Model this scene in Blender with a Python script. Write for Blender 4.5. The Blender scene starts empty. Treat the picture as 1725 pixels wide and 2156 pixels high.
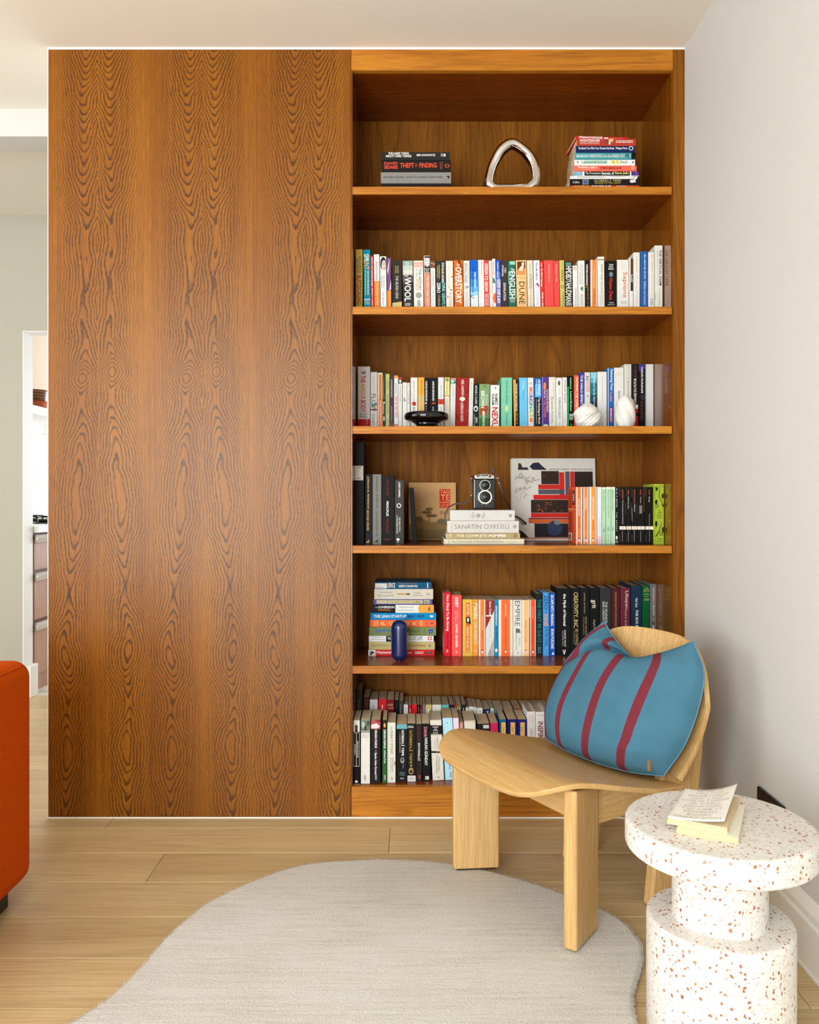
import bpy, math, random
from mathutils import Vector, Matrix
random.seed(7)
SC = bpy.context.scene
COL = SC.collection

# ------------------------------------------------------------------ camera, light, exposure
F = 1725.0                     # focal length in pixels of the 1725 x 2156 frame
PX, PY = 862.5, 1050.0         # principal point
CAMZ = 1.053                   # camera height
CAB = 2.70                     # distance of the cabinet front
CEIL = CAMZ + 1.487
cam_d = bpy.data.cameras.new('camera'); cam = bpy.data.objects.new('camera', cam_d); COL.objects.link(cam)
cam_d.sensor_fit = 'HORIZONTAL'; cam_d.sensor_width = 24.0; cam_d.lens = 24.0
cam_d.shift_y = -28.0 / 1725.0
cam_d.clip_start = 0.05
cam.location = (0, 0, CAMZ); cam.rotation_euler = (math.pi / 2, 0, 0)
SC.camera = cam

w = bpy.data.worlds.new('world'); SC.world = w; w.use_nodes = True
w.node_tree.nodes['Background'].inputs[0].default_value = (0.86, 0.93, 1.0, 1)
w.node_tree.nodes['Background'].inputs[1].default_value = 1.0

def area(name, loc, rot, sx, sy, power, col):
    d = bpy.data.lights.new(name, 'AREA'); d.shape = 'RECTANGLE'; d.size = sx; d.size_y = sy
    d.energy = power; d.color = col
    o = bpy.data.objects.new(name, d); COL.objects.link(o)
    o.location = loc; o.rotation_euler = rot
    return o
R90 = math.pi / 2
# daylight through the windows of the room (behind the camera and on the left) and of the kitchen beyond
area('daylight_rear_window', (-1.5, -1.82, 1.22), (R90, 0, 0), 2.5, 2.34, 190, (0.90, 0.985, 1.06))
area('daylight_left_window', (-4.62, 0.9, 1.22), (0, -R90, 0), 2.34, 2.6, 72, (0.90, 0.985, 1.06))
area('daylight_kitchen_window', (-1.25, 7.55, 1.45), (-R90, 0, 0), 2.4, 1.9, 85, (0.92, 0.98, 1.06))
cy = SC.cycles
cy.max_bounces = 5; cy.diffuse_bounces = 4; cy.glossy_bounces = 2; cy.transmission_bounces = 2; cy.transparent_max_bounces = 4
cy.adaptive_threshold = 0.08
cy.caustics_reflective = False; cy.caustics_refractive = False
vs = SC.view_settings
vs.view_transform = 'Standard'; vs.look = 'None'; vs.exposure = 0.27; vs.gamma = 1.0; vs.use_curve_mapping = False

# ------------------------------------------------------------------ helpers
def lin(c):
    out = []
    for v in c[:3]:
        v = v / 255.0
        out.append(v / 12.92 if v <= 0.04045 else ((v + 0.055) / 1.055) ** 2.4)
    return (out[0], out[1], out[2], 1.0)

class NT:
    """small helper for node materials"""
    def __init__(s, name):
        s.m = bpy.data.materials.new(name); s.m.use_nodes = True
        s.t = s.m.node_tree; s.b = s.t.nodes['Principled BSDF']
    def n(s, typ, **k):
        x = s.t.nodes.new(typ)
        for a, v in k.items():
            setattr(x, a, v)
        return x
    def put(s, sock, v):
        if hasattr(v, 'is_linked') or isinstance(v, bpy.types.NodeSocket):
            s.t.links.new(v, sock)
        else:
            sock.default_value = v
    def math(s, op, a, b=None, c=None, clamp=False):
        x = s.n('ShaderNodeMath', operation=op); x.use_clamp = clamp
        s.put(x.inputs[0], a)
        if b is not None: s.put(x.inputs[1], b)
        if c is not None: s.put(x.inputs[2], c)
        return x.outputs[0]
    def vmul(s, v, k):
        x = s.n('ShaderNodeVectorMath', operation='MULTIPLY'); s.put(x.inputs[0], v); x.inputs[1].default_value = k
        return x.outputs[0]
    def vadd(s, v, k):
        x = s.n('ShaderNodeVectorMath', operation='ADD'); s.put(x.inputs[0], v); s.put(x.inputs[1], k)
        return x.outputs[0]
    def comb(s, x, y, z):
        c = s.n('ShaderNodeCombineXYZ')
        for i, v in enumerate((x, y, z)): s.put(c.inputs[i], v)
        return c.outputs[0]
    def sep(s, v):
        c = s.n('ShaderNodeSeparateXYZ'); s.put(c.inputs[0], v); return c.outputs
    def noise(s, vec, scale, detail=2.0, rough=0.5, dist=0.0):
        x = s.n('ShaderNodeTexNoise'); s.put(x.inputs['Vector'], vec)
        x.inputs['Scale'].default_value = scale; x.inputs['Detail'].default_value = detail
        x.inputs['Roughness'].default_value = rough; x.inputs['Distortion'].default_value = dist
        return x.outputs['Fac']
    def ramp(s, fac, stops, interp='LINEAR'):
        x = s.n('ShaderNodeValToRGB'); s.put(x.inputs[0], fac)
        r = x.color_ramp; r.interpolation = interp
        while len(r.elements) < len(stops): r.elements.new(0.5)
        for e, (p, c) in zip(r.elements, stops):
            e.position = p; e.color = c if len(c) == 4 else (c[0], c[1], c[2], 1)
        return x.outputs[0]
    def mix(s, fac, a, b, mode='MIX'):
        x = s.n('ShaderNodeMix', data_type='RGBA', blend_type=mode)
        s.put(x.inputs[0], fac); s.put(x.inputs[6], a); s.put(x.inputs[7], b)
        return x.outputs[2]
    def mapr(s, v, a, b, c, d):
        x = s.n('ShaderNodeMapRange'); s.put(x.inputs[0], v)
        for i, k in enumerate((a, b, c, d)): x.inputs[i + 1].default_value = k
        return x.outputs[0]
    def bump(s, h, strength, dist=0.001):
        x = s.n('ShaderNodeBump'); x.inputs['Strength'].default_value = strength
        x.inputs['Distance'].default_value = dist; s.put(x.inputs['Height'], h)
        s.t.links.new(x.outputs[0], s.b.inputs['Normal'])
    def obj(s):
        return s.n('ShaderNodeTexCoord').outputs['Object']
    def uv(s):
        return s.n('ShaderNodeTexCoord').outputs['UV']
    def rnd(s):
        return s.n('ShaderNodeObjectInfo').outputs['Random']
    def out(s, col=None, rough=None, spec=None, metal=None, coat=None, coatr=None, sheen=None):
        i = s.b.inputs
        if col is not None: s.put(i['Base Color'], col)
        if rough is not None: s.put(i['Roughness'], rough)
        if spec is not None: i['Specular IOR Level'].default_value = spec
        if metal is not None: i['Metallic'].default_value = metal
        if coat is not None: i['Coat Weight'].default_value = coat
        if coatr is not None: i['Coat Roughness'].default_value = coatr
        if sheen is not None: i['Sheen Weight'].default_value = sheen
        return s.m

G4 = lambda v: (v, v, v, 1)

def plain(name, c, rough=0.5, spec=0.5, metal=0.0, var=0.03, nscale=6.0, bump=0.0, bscale=400.0, coat=0.0):
    """plain procedural finish: a colour with faint mottling and fine relief"""
    t = NT(name); o = t.obj(); L = lin(c)
    f = t.noise(o, nscale, 3)
    c2 = tuple(min(1, v * (1 + var)) for v in L[:3]) + (1,); c1 = tuple(v * (1 - var) for v in L[:3]) + (1,)
    t.out(t.ramp(f, [(0.3, c1), (0.7, c2)]), rough, spec, metal, coat)
    if bump > 0.15: t.bump(t.noise(o, bscale, 2), bump, 0.0006)
    return t.m

_pc = {}
def paper(c, rough=0.42):
    """printed cover stock, one material for each colour"""
    k = (tuple(c), rough)
    if k not in _pc:
        _pc[k] = plain('cover_stock_%02x%02x%02x' % tuple(int(v) for v in c[:3]), c, rough, 0.05, 0, 0.04, 25.0)
    return _pc[k]

def mesh(name, verts, faces, mat=None, parent=None, smooth=False, uvs=None):
    me = bpy.data.meshes.new(name)
    me.from_pydata([tuple(v) for v in verts], [], [tuple(f) for f in faces])
    if uvs:
        ul = me.uv_layers.new(name='uv')
        for p in me.polygons:
            for li in p.loop_indices:
                ul.data[li].uv = uvs[me.loops[li].vertex_index]
    me.update()
    if smooth:
        for p in me.polygons: p.use_smooth = True
    if mat is not None: me.materials.append(mat)
    o = bpy.data.objects.new(name, me); COL.objects.link(o)
    if parent is not None: o.parent = parent
    return o

def empty(name, loc=(0, 0, 0), rot=(0, 0, 0)):
    o = bpy.data.objects.new(name, None); COL.objects.link(o)
    o.location = loc; o.rotation_euler = rot; o.empty_display_size = 0.05
    return o

def tag(o, label, cat, group=None):
    o['label'] = label; o['category'] = cat
    if group: o['group'] = group
    return o
def struct(o, label=None):
    o['kind'] = 'structure'
    if label: o['label'] = label
    return o

def boxv(x0, x1, y0, y1, z0, z1):
    return ([(x0, y0, z0), (x1, y0, z0), (x1, y1, z0), (x0, y1, z0), (x0, y0, z1), (x1, y0, z1), (x1, y1, z1), (x0, y1, z1)],
            [(0, 3, 2, 1), (4, 5, 6, 7), (0, 1, 5, 4), (1, 2, 6, 5), (2, 3, 7, 6), (3, 0, 4, 7)])
def box(name, x0, x1, y0, y1, z0, z1, mat, parent=None, bevel=0.0, seg=2):
    v, f = boxv(x0, x1, y0, y1, z0, z1)
    o = mesh(name, v, f, mat, parent)
    if bevel: bev(o, bevel, seg)
    return o
def bev(o, wdt, seg=2, ang=35):
    m = o.modifiers.new('bevel', 'BEVEL'); m.width = wdt; m.segments = seg; m.limit_method = 'ANGLE'
    m.angle_limit = math.radians(ang); m.harden_normals = False
    for p in o.data.polygons: p.use_smooth = True
    e = o.modifiers.new('wn', 'WEIGHTED_NORMAL'); e.keep_sharp = True
    return o
def joinv(*parts):
    V, Fc = [], []
    for v, f in parts:
        n = len(V); V += list(v); Fc += [tuple(i + n for i in q) for q in f]
    return V, Fc
def lathe(prof, seg=48, cx=0, cy=0, cap=True):
    V, Fc = [], []
    for r, z in prof:
        for i in range(seg):
            a = 2 * math.pi * i / seg; V.append((cx + r * math.cos(a), cy + r * math.sin(a), z))
    for j in range(len(prof) - 1):
        for i in range(seg):
            k = (i + 1) % seg
            Fc.append((j * seg + i, j * seg + k, (j + 1) * seg + k, (j + 1) * seg + i))
    if cap:
        Fc.append(tuple(reversed(range(seg)))); n = (len(prof) - 1) * seg; Fc.append(tuple(range(n, n + seg)))
    return V, Fc
def tube(pts, r, seg=8, closed=False, rad=None):
    """tube along points; rad gives a radius for each point"""
    P = [Vector(p) for p in pts]; n = len(P); V, Fc = [], []
    up = Vector((0, 0, 1))
    for i, p in enumerate(P):
        a = P[(i - 1) % n] if (closed or i > 0) else p
        b = P[(i + 1) % n] if (closed or i < n - 1) else p
        d = (b - a).normalized()
        u = up.cross(d)
        if u.length < 1e-4: u = Vector((1, 0, 0)).cross(d)
        u.normalize(); v = d.cross(u)
        rr = rad[i] if rad else r
        for k in range(seg):
            t = 2 * math.pi * k / seg
            V.append(p + u * (rr * math.cos(t)) + v * (rr * math.sin(t)))
    m = n if closed else n - 1
    for i in range(m):
        for k in range(seg):
            a, b = i * seg + k, i * seg + (k + 1) % seg
            c, d = ((i + 1) % n) * seg + (k + 1) % seg, ((i + 1) % n) * seg + k
            Fc.append((a, b, c, d))
    if not closed:
        Fc.append(tuple(reversed(range(seg)))); Fc.append(tuple(range((n - 1) * seg, n * seg)))
    return V, Fc
def crom(pts, n=8, closed=False):
    """Catmull-Rom through points"""
    P = [Vector(p) for p in pts]; out = []; m = len(P)
    rng = range(m) if closed else range(m - 1)
    for i in rng:
        g = (lambda k: P[k % m]) if closed else (lambda k: P[max(0, min(m - 1, k))])
        p0, p1, p2, p3 = g(i - 1), g(i), g(i + 1), g(i + 2)
        for k in range(n):
            t = k / n
            out.append(0.5 * ((2 * p1) + (p2 - p0) * t + (2 * p0 - 5 * p1 + 4 * p2 - p3) * t * t + (3 * p1 - p0 - 3 * p2 + p3) * t ** 3))
    if not closed: out.append(P[-1])
    return out
def interp(x, pts):
    if x <= pts[0][0]: return pts[0][1]
    for (a, p), (b, q) in zip(pts, pts[1:]):
        if x <= b: return p + (q - p) * (x - a) / (b - a)
    return pts[-1][1]
def at(x, y, Y):
    """the point of the place that stands Y metres in front of the camera under pixel (x, y)"""
    return Vector(((x - PX) * Y / F, Y, CAMZ - (y - PY) * Y / F))
def onfloor(x, y, z=0.0):
    Y = F * (CAMZ - z) / (y - PY)
    return Vector(((x - PX) * Y / F, Y, z))

# ------------------------------------------------------------------ wood
def oak(name, dark, mid, light, axis='Z', gloss=0.4, scale=1.0, cath=0.5, perobj=False, coat=0.0, spec=0.5, contrast=1.0):
    """straight-grained oak: pores, growth lines and wandering figure along one axis"""
    t = NT(name); o = t.obj()
    if perobj:
        r = t.rnd(); o = t.vadd(o, t.comb(t.math('MULTIPLY', r, 17.3), t.math('MULTIPLY', r, 9.1), t.math('MULTIPLY', r, 13.7)))
    k = {'X': (0.06, 1, 1), 'Y': (1, 0.06, 1), 'Z': (1, 1, 0.06)}[axis]
    k2 = {'X': (0.02, 1, 1), 'Y': (1, 0.02, 1), 'Z': (1, 1, 0.02)}[axis]
    g = t.vmul(o, k); g2 = t.vmul(o, k2)
    broad = t.noise(g, 14 * scale, 2, 0.5, 0.6)
    ringv = t.math('MULTIPLY', t.noise(g, 9 * scale, 1.5, 0.45, 0.3), 16.0)
    fr = t.math('FRACT', ringv)
    line = t.ramp(fr, [(0.0, G4(0)), (0.55, G4(0.1)), (0.86, G4(1)), (1.0, G4(0))])
    pores = t.noise(g2, 420 * scale, 2, 0.6)
    pore = t.ramp(pores, [(0.36, G4(1)), (0.5, G4(0))])
    f = t.math('ADD', t.math('MULTIPLY', broad, 0.75), t.math('MULTIPLY', t.noise(g2, 130 * scale, 3), 0.45))
    base = t.ramp(f, [(0.35, lin(mid)), (0.8, lin(light))])
    c = t.mix(t.math('MULTIPLY', line, 0.55 * cath * contrast), base, lin(dark))
    c = t.mix(t.math('MULTIPLY', pore, 0.42 * contrast), c, lin(dark))
    if perobj:
        hv = t.n('ShaderNodeHueSaturation'); t.put(hv.inputs['Color'], c)
        t.put(hv.inputs['Value'], t.mapr(t.rnd(), 0, 1, 0.90, 1.08)); c = hv.outputs[0]
    t.out(c, t.math('ADD', gloss, t.math('MULTIPLY', pore, 0.12)), spec, 0, coat, 0.12)
    return t.m

def veneer(name):
    """book-matched crown-cut oak veneer of the tall panel; heights follow the leaf of the real sheet"""
    t = NT(name); s = t.sep(t.obj())
    x, z = s[0], s[2]
    px = F / CAB
    xs = t.math('MULTIPLY', t.math('SUBTRACT', x, (205 - PX) / px), px)          # in panel pixels
    sm = t.math('PINGPONG', xs, 110.0)
    leaf = t.math('FLOORED_MODULO', t.math('FLOOR', t.math('DIVIDE', xs, 110.0)), 2.0)
    y = t.math('SUBTRACT', 1050.0, t.math('MULTIPLY', t.math('SUBTRACT', z, CAMZ), px))
    y = t.math('ADD', y, t.math('MULTIPLY', leaf, -14.0))
    yn = t.math('DIVIDE', y, 1760.0)
    # distance between cut and pith along the sheet, in growth rings
    H = [(60, .02), (150, .22), (230, .40), (300, .54), (360, .64), (420, .75), (470, .84), (540, .84), (600, .87), (660, .84), (720, .80),
         (752, .73), (782, .61), (812, .71), (850, .72), (900, .63), (950, .56), (1010, .53), (1075, .53), (1120, .57), (1165, .63), (1215, .70), (1255, .70), (1300, .62),
         (1345, .56), (1380, .535), (1420, .62), (1468, .72), (1510, .68), (1570, .60), (1630, .68), (1720, .80)]
    h = t.ramp(yn, [(a / 1760.0, G4(b)) for a, b in H], 'CARDINAL')
    ax = t.mapr(y, 740, 1320, 27.0, 65.0)
    wob = t.math('MULTIPLY', t.math('SUBTRACT', t.noise(t.comb(t.math('MULTIPLY', sm, 0.004), t.math('MULTIPLY', y, 0.011), t.math('MULTIPLY', leaf, 0.35)), 1.0, 2), 0.5), 36.0)
    ds = t.math('SUBTRACT', t.math('ADD', sm, wob), ax)
    dd = t.math('SUBTRACT', t.math('SQRT', t.math('ADD', t.math('MULTIPLY', ds, ds), 90.0)), 9.5)
    n1 = t.math('SUBTRACT', t.noise(t.comb(t.math('MULTIPLY', sm, 0.05), t.math('MULTIPLY', y, 0.02), leaf), 1.0, 3, 0.6), 0.5)
    n2 = t.math('SUBTRACT', t.noise(t.comb(t.math('MULTIPLY', sm, 0.55), t.math('MULTIPLY', y, 0.10), 3.0), 1.0, 2, 0.6), 0.5)
    v = t.math('ADD', t.math('MULTIPLY', h, 25.0), t.math('MULTIPLY', dd, 0.165))
    v = t.math('ADD', v, t.math('ADD', t.math('MULTIPLY', n1, 0.9), t.math('MULTIPLY', n2, 0.6)))
    fr = t.math('FRACT', v)
    line = t.ramp(fr, [(0.0, G4(0)), (0.5, G4(0.04)), (0.66, G4(0.3)), (0.80, G4(1)), (0.93, G4(1)), (1.0, G4(0))])
    # rings close up and fade into straight grain away from the crown
    away = t.mapr(t.math('ABSOLUTE', ds), 30.0, 66.0, 1.0, 0.22)
    wear = t.mapr(t.noise(t.comb(t.math('MULTIPLY', sm, 0.03), t.math('MULTIPLY', y, 0.012), 7.0), 1.0, 2), 0.3, 0.6, 0.75, 1.0)
    line = t.math('MULTIPLY', t.math('MULTIPLY', line, away), wear)
    o = t.obj()
    pores = t.noise(t.vmul(o, (1, 1, 0.03)), 620, 2, 0.6)
    pore = t.ramp(pores, [(0.38, G4(1)), (0.54, G4(0))])
    streak = t.noise(t.vmul(o, (1, 1, 0.012)), 160, 3, 0.6)
    broad = t.noise(t.vmul(o, (1, 1, 0.10)), 9, 2)
    f = t.math('ADD', t.math('MULTIPLY', streak, 0.7), t.math('MULTIPLY', broad, 0.4))
    base = t.ramp(f, [(0.34, lin((116, 62, 2))), (0.74, lin((156, 96, 12)))])
    base = t.mix(t.math('MULTIPLY', leaf, 0.16), base, lin((114, 56, 2)))
    c = t.mix(t.math('MULTIPLY', pore, 0.36), base, lin((74, 30, 0)))
    c = t.mix(t.math('MULTIPLY', line, 0.92), c, lin((50, 20, 2)))
    t.b.inputs['Specular Tint'].default_value = (1.0, 0.92, 0.78, 1)
    t.out(c, 0.37, 0.36)
    return t.m

M = {}
M['veneer'] = veneer('bookmatched_oak_veneer')
M['oak_v'] = oak('stained_oak_vertical', (54, 24, 2), (112, 64, 10), (148, 90, 22), 'Z', 0.55, 1.0, 0.6, coat=0.0, spec=0.12)
M['oak_side'] = oak('stained_oak_side', (54, 20, 0), (112, 58, 4), (146, 80, 12), 'Z', 0.16, 1.0, 0.45, coat=0.5, spec=0.5)
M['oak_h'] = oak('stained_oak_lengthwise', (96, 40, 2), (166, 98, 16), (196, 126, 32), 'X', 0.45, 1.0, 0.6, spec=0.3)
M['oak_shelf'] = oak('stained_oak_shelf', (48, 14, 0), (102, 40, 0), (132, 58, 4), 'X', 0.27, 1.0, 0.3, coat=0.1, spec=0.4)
M['oak_pale_z'] = oak('pale_oak_upright', (158, 108, 50), (194, 150, 90), (216, 178, 118), 'Z', 0.42, 1.2, 0.5)
M['oak_pale_x'] = oak('pale_oak_crosswise', (166, 114, 54), (194, 150, 90), (216, 178, 118), 'X', 0.34, 1.3, 0.35, contrast=0.8)
M['oak_pale_y'] = oak('pale_oak_rail', (158, 108, 50), (194, 150, 90), (216, 178, 118), 'Y', 0.42, 1.2, 0.5)
M['plank'] = oak('oak_floor_board', (136, 106, 64), (198, 170, 120), (218, 192, 144), 'X', 0.36, 0.6, 0.38, True, contrast=0.7)
M['wall'] = plain('warm_white_wall_paint', (203, 200, 193), 0.7, 0.3, 0, 0.008, 3, 0.05, 300)
M['ceil'] = plain('ceiling_paint', (234, 228, 216), 0.8, 0.3, 0, 0.006, 3, 0.05, 300)
M['trimw'] = plain('white_gloss_paint', (238, 235, 228), 0.4, 0.4, 0, 0.01)
M['white'] = plain('white_paint', (240, 238, 233), 0.5, 0.4, 0, 0.01)
M['black'] = plain('black_plastic', (14, 14, 15), 0.35, 0.5, 0, 0.05)
def pages_mat():
    t = NT('book_pages'); o = t.obj(); r = t.rnd()
    s = t.sep(o)
    f = t.noise(t.vmul(o, (1, 0.02, 0.02)), 1500, 1)
    f2 = t.noise(t.vmul(o, (0.02, 0.02, 1)), 1500, 1)
    c = t.mix(r, lin((214, 184, 138)), lin((234, 212, 178)))
    c = t.mix(t.math('MULTIPLY', t.ramp(f, [(.4, G4(1)), (.6, G4(0))]), 0.22), c, lin((150, 130, 100)))
    return t.out(c, 0.85, 0.2)
M['pages'] = pages_mat()
# ------------------------------------------------------------------ the room
XR = 0.907                     # right wall
XL = -4.5                      # left wall
YB = -1.7                      # wall behind the camera
YH = 4.30                      # far wall of the hall, with the kitchen doorway
HALLC = CEIL
fl = struct(empty('floor'), 'pale oak board floor')
subf = box('subfloor', XL, XR + 0.1, YB, 4.39, -0.06, -0.0165, plain('floor_joint', (92, 66, 42), 0.8), fl)
struct(box('ceiling', XL - 0.1, XR + 0.1, YB - 0.1, YH + 0.11, CEIL, CEIL + 0.12, M['ceil']), 'plain warm white ceiling')
struct(box('wall_right', XR, XR + 0.12, YB, 3.2, -0.05, CEIL, M['wall']), 'plain warm white wall beside the chair')
# wall behind the camera with its window opening, left wall with another
def wall_with_hole(name, axis, p, q0, q1, h0, h1, z0, z1, th):
    parts = []
    def seg(a, b, c, d):
        parts.append(boxv(a, b, p, p + th, c, d) if axis == 'X' else boxv(p, p + th, a, b, c, d))
    seg(q0, h0, -0.05, CEIL); seg(h1, q1, -0.05, CEIL); seg(h0, h1, -0.05, z0); seg(h0, h1, z1, CEIL)
    return mesh(name, *joinv(*parts), M['wall'])
struct(wall_with_hole('wall_back', 'X', YB - 0.1, XL, XR + 0.1, -2.75, -0.25, 0.04, 2.4, 0.1))
struct(wall_with_hole('wall_left', 'Y', XL - 0.1, YB, YH + 0.1, -0.4, 2.2, 0.04, 2.4, 0.1))
# window frames of those two openings
def wframe(name, axis, p, a, b, z0, z1):
    r = struct(empty(name))
    def bar(nm, a0, a1, c0, c1):
        if axis == 'X': box(nm, a0, a1, p - 0.03, p + 0.03, c0, c1, M['trimw'], r)
        else: box(nm, p - 0.03, p + 0.03, a0, a1, c0, c1, M['trimw'], r)
    t = 0.05
    bar('window_frame', a, b, z0, z0 + t); bar('window_frame', a, b, z1 - t, z1)
    bar('window_frame', a, a + t, z0 + t, z1 - t); bar('window_frame', b - t, b, z0 + t, z1 - t)
    m = (a + b) / 2; bar('mullion', m - t / 2, m + t / 2, z0 + t, z1 - t)
wframe('window_1', 'X', YB - 0.05, -2.75, -0.25, 0.04, 2.4)
wframe('window_2', 'Y', XL - 0.05, -0.4, 2.2, 0.04, 2.4)

# floor boards: one object each
BW = 0.186
def board_rows():
    y = 2.436 + BW * 11
    rows = []
    while y > YB + 0.2:
        rows.append((y - BW, y)); y -= BW
    return rows
bl_mesh = {}
def board(x0, x1, y0, y1):
    L = round(x1 - x0, 3); g = 0.0006
    key = (L, round(y1 - y0, 3))
    if key not in bl_mesh:
        c = 0.0012; a, b = L / 2 - g, (y1 - y0) / 2 - g
        V = [(-a, -b, -0.016), (a, -b, -0.016), (a, b, -0.016), (-a, b, -0.016), (-a, -b, -c), (a, -b, -c), (a, b, -c), (-a, b, -c),
             (-a + c, -b + c, 0), (a - c, -b + c, 0), (a - c, b - c, 0), (-a + c, b - c, 0)]
        Fc = [(0, 3, 2, 1)] + [(i, (i + 1) % 4, 4 + (i + 1) % 4, 4 + i) for i in range(4)] + [(4 + i, 4 + (i + 1) % 4, 8 + (i + 1) % 4, 8 + i) for i in range(4)] + [(8, 9, 10, 11)]
        me = bpy.data.meshes.new('plank'); me.from_pydata(V, [], Fc); me.materials.append(M['plank']); bl_mesh[key] = me
    o = bpy.data.objects.new('plank', bl_mesh[key]); COL.objects.link(o); o.parent = fl
    o.location = ((x0 + x1) / 2, (y0 + y1) / 2, 0)
joints = {0: None}
rj = random.Random(3)
for i, (y0, y1) in enumerate(board_rows()):
    y1 = min(y1, 4.388)
    if abs(y0 - 2.436) < 0.01: j = -0.062
    elif abs(y0 - 2.25) < 0.01: j = -0.726
    elif abs(y0 - 2.622) < 0.01: j = -0.975
    elif y0 < 2.2: j = rj.choice((0.72, 0.78, 0.83))
    else: j = rj.uniform(-1.3, 0.7)
    xs = [j - 3.8, j - 1.9, j, j + 1.9, j + 3.8]
    for a, b in zip(xs, xs[1:]):
        a2, b2 = max(a, XL), min(b, XR + 0.02)
        if b2 - a2 > 0.05 and y1 > -1.2: board(a2, b2, y0, y1)

# baseboard on the right wall: flat board with a stepped, moulded top
bb = struct(empty('baseboard_right'))
prof = [(0, 0), (-0.020, 0), (-0.020, 0.108), (-0.015, 0.113), (-0.015, 0.128), (-0.009, 0.142), (-0.006, 0.150), (0, 0.152)]
V = [(XR + x, YB, z) for x, z in prof] + [(XR + x, CAB - 0.001, z) for x, z in prof]; n = len(prof)
mesh('moulding', V, [(i, (i + 1) % n, n + (i + 1) % n, n + i) for i in range(n)] + [tuple(range(n))[::-1], tuple(range(n, 2 * n))], M['trimw'], bb)
box('caulk_line', XR - 0.024, XR - 0.020, YB, CAB - 0.001, 0, 0.005, M['white'], bb)

# dropped beam and far wall of the hall on the left
struct(box('trim_1', XL, 0.8, 3.125, 3.257, CAMZ + 1.382, CEIL, plain('beam_paint', (200, 197, 191), 0.7)), 'white dropped beam over the hall')
door_l, door_r, door_t = -2.03, -1.05, CAMZ + 0.88
parts = [boxv(XL, door_l, YH, YH + 0.10, -0.05, CEIL), boxv(door_r, 1.0, YH, YH + 0.10, -0.05, CEIL), boxv(door_l, door_r, YH, YH + 0.10, door_t, CEIL)]
struct(mesh('wall_hall', *joinv(*parts), plain('hall_wall_paint', (180, 175, 158), 0.75, 0.3, 0, 0.01)), 'pale wall with kitchen doorway')
d1 = struct(empty('door_1', (door_l, YH, 0)), 'white lined doorway to the kitchen')
box('jamb', 0, 0.004, -0.002, 0.105, 0, door_t - 0.0, M['white'], d1)
box('head', 0.004, door_r - door_l, -0.002, 0.105, door_t - 0.004, door_t, M['white'], d1)
box('plinth_block', 0.004, 0.034, 0.02, 0.105, 0, 0.17, M['white'], d1, 0.004)
struct(box('wall_cabinet_back', -1.19, XR + 0.1, 3.09, 3.124, 0.0, CEIL, M['wall']))

# ------------------------------------------------------------------ built-in cabinet
BACK = 3.067
zr = [CAMZ + k for k in (1.0299, 0.6339, 0.2395, -0.155, -0.5525, -0.950)]      # tops of the shelves
STH = 0.025
XI0, XI1 = at(742.2, 0, CAB).x, at(1417.5, 0, CAB).x                              # inside of the bookcase
TOP = CAMZ + 1.481
pn = tag(empty('panel_cabinet', (0, 0, 0)), 'tall flush cabinet front of book-matched brown oak veneer', 'cabinet')
box('front_panel', at(101.5, 0, CAB).x, at(739, 0, CAB).x, CAB, CAB + 0.022, 0.004, TOP, M['veneer'], pn, 0.0008, 1)
box('carcass', at(102.5, 0, CAB).x, at(738, 0, CAB).x, CAB + 0.023, 3.088, 0.004, TOP, M['oak_v'], pn)
bc = tag(empty('bookcase'), 'built-in brown oak bookcase with open shelves beside the panel', 'bookcase')
box('side_panel', at(739.6, 0, CAB).x, XI0, CAB + 0.002, 3.085, 0.004, TOP, M['oak_side'], bc, 0.0006, 1)
box('side_panel', XI1, at(1441.5, 0, CAB).x - 0.004, CAB + 0.022, 3.085, 0.004, TOP, M['oak_side'], bc)
box('back_panel', XI0, XI1, BACK, 3.085, 0.004, TOP, M['oak_v'], bc)
box('stile', at(1418, 0, CAB).x, at(1442.5, 0, CAB).x, CAB, CAB + 0.022, 0.004, TOP, M['oak_v'], bc, 0.0008, 1)
box('top_rail', at(739.6, 0, CAB).x, at(1417.6, 0, CAB).x, CAB, CAB + 0.022, CAMZ + 1.4118, TOP, M['oak_h'], bc, 0.0008, 1)
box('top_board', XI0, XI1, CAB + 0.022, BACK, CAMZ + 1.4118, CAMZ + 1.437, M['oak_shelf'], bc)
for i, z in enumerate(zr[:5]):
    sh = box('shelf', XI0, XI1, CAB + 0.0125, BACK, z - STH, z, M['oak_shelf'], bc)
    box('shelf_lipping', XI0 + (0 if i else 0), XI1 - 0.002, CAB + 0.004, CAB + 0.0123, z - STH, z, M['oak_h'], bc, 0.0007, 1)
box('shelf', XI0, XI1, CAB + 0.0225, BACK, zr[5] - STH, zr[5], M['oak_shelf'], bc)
box('plinth_rail', at(740.5, 0, CAB).x, at(1417.6, 0, CAB).x, CAB, CAB + 0.022, 0.004, zr[5], M['oak_h'], bc, 0.0008, 1)
# white caulk between cabinet, ceiling, floor and wall
cap = plain('white_caulk', (244, 242, 238), 0.6)
struct(box('trim_2', at(101, 0, CAB).x - 0.003, XR, CAB + 0.001, CAB + 0.022, TOP, CEIL, cap))
struct(box('trim_3', at(101, 0, CAB).x - 0.002, XR - 0.02, CAB - 0.001, CAB + 0.012, 0.0, 0.004, cap))
struct(box('trim_4', at(1442.5, 0, CAB).x, XR, CAB + 0.003, CAB + 0.02, 0.004, TOP, cap))
struct(box('trim_5', at(101.5, 0, CAB).x - 0.003, at(101.5, 0, CAB).x, CAB + 0.003, 3.088, 0.004, TOP, cap))

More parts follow.
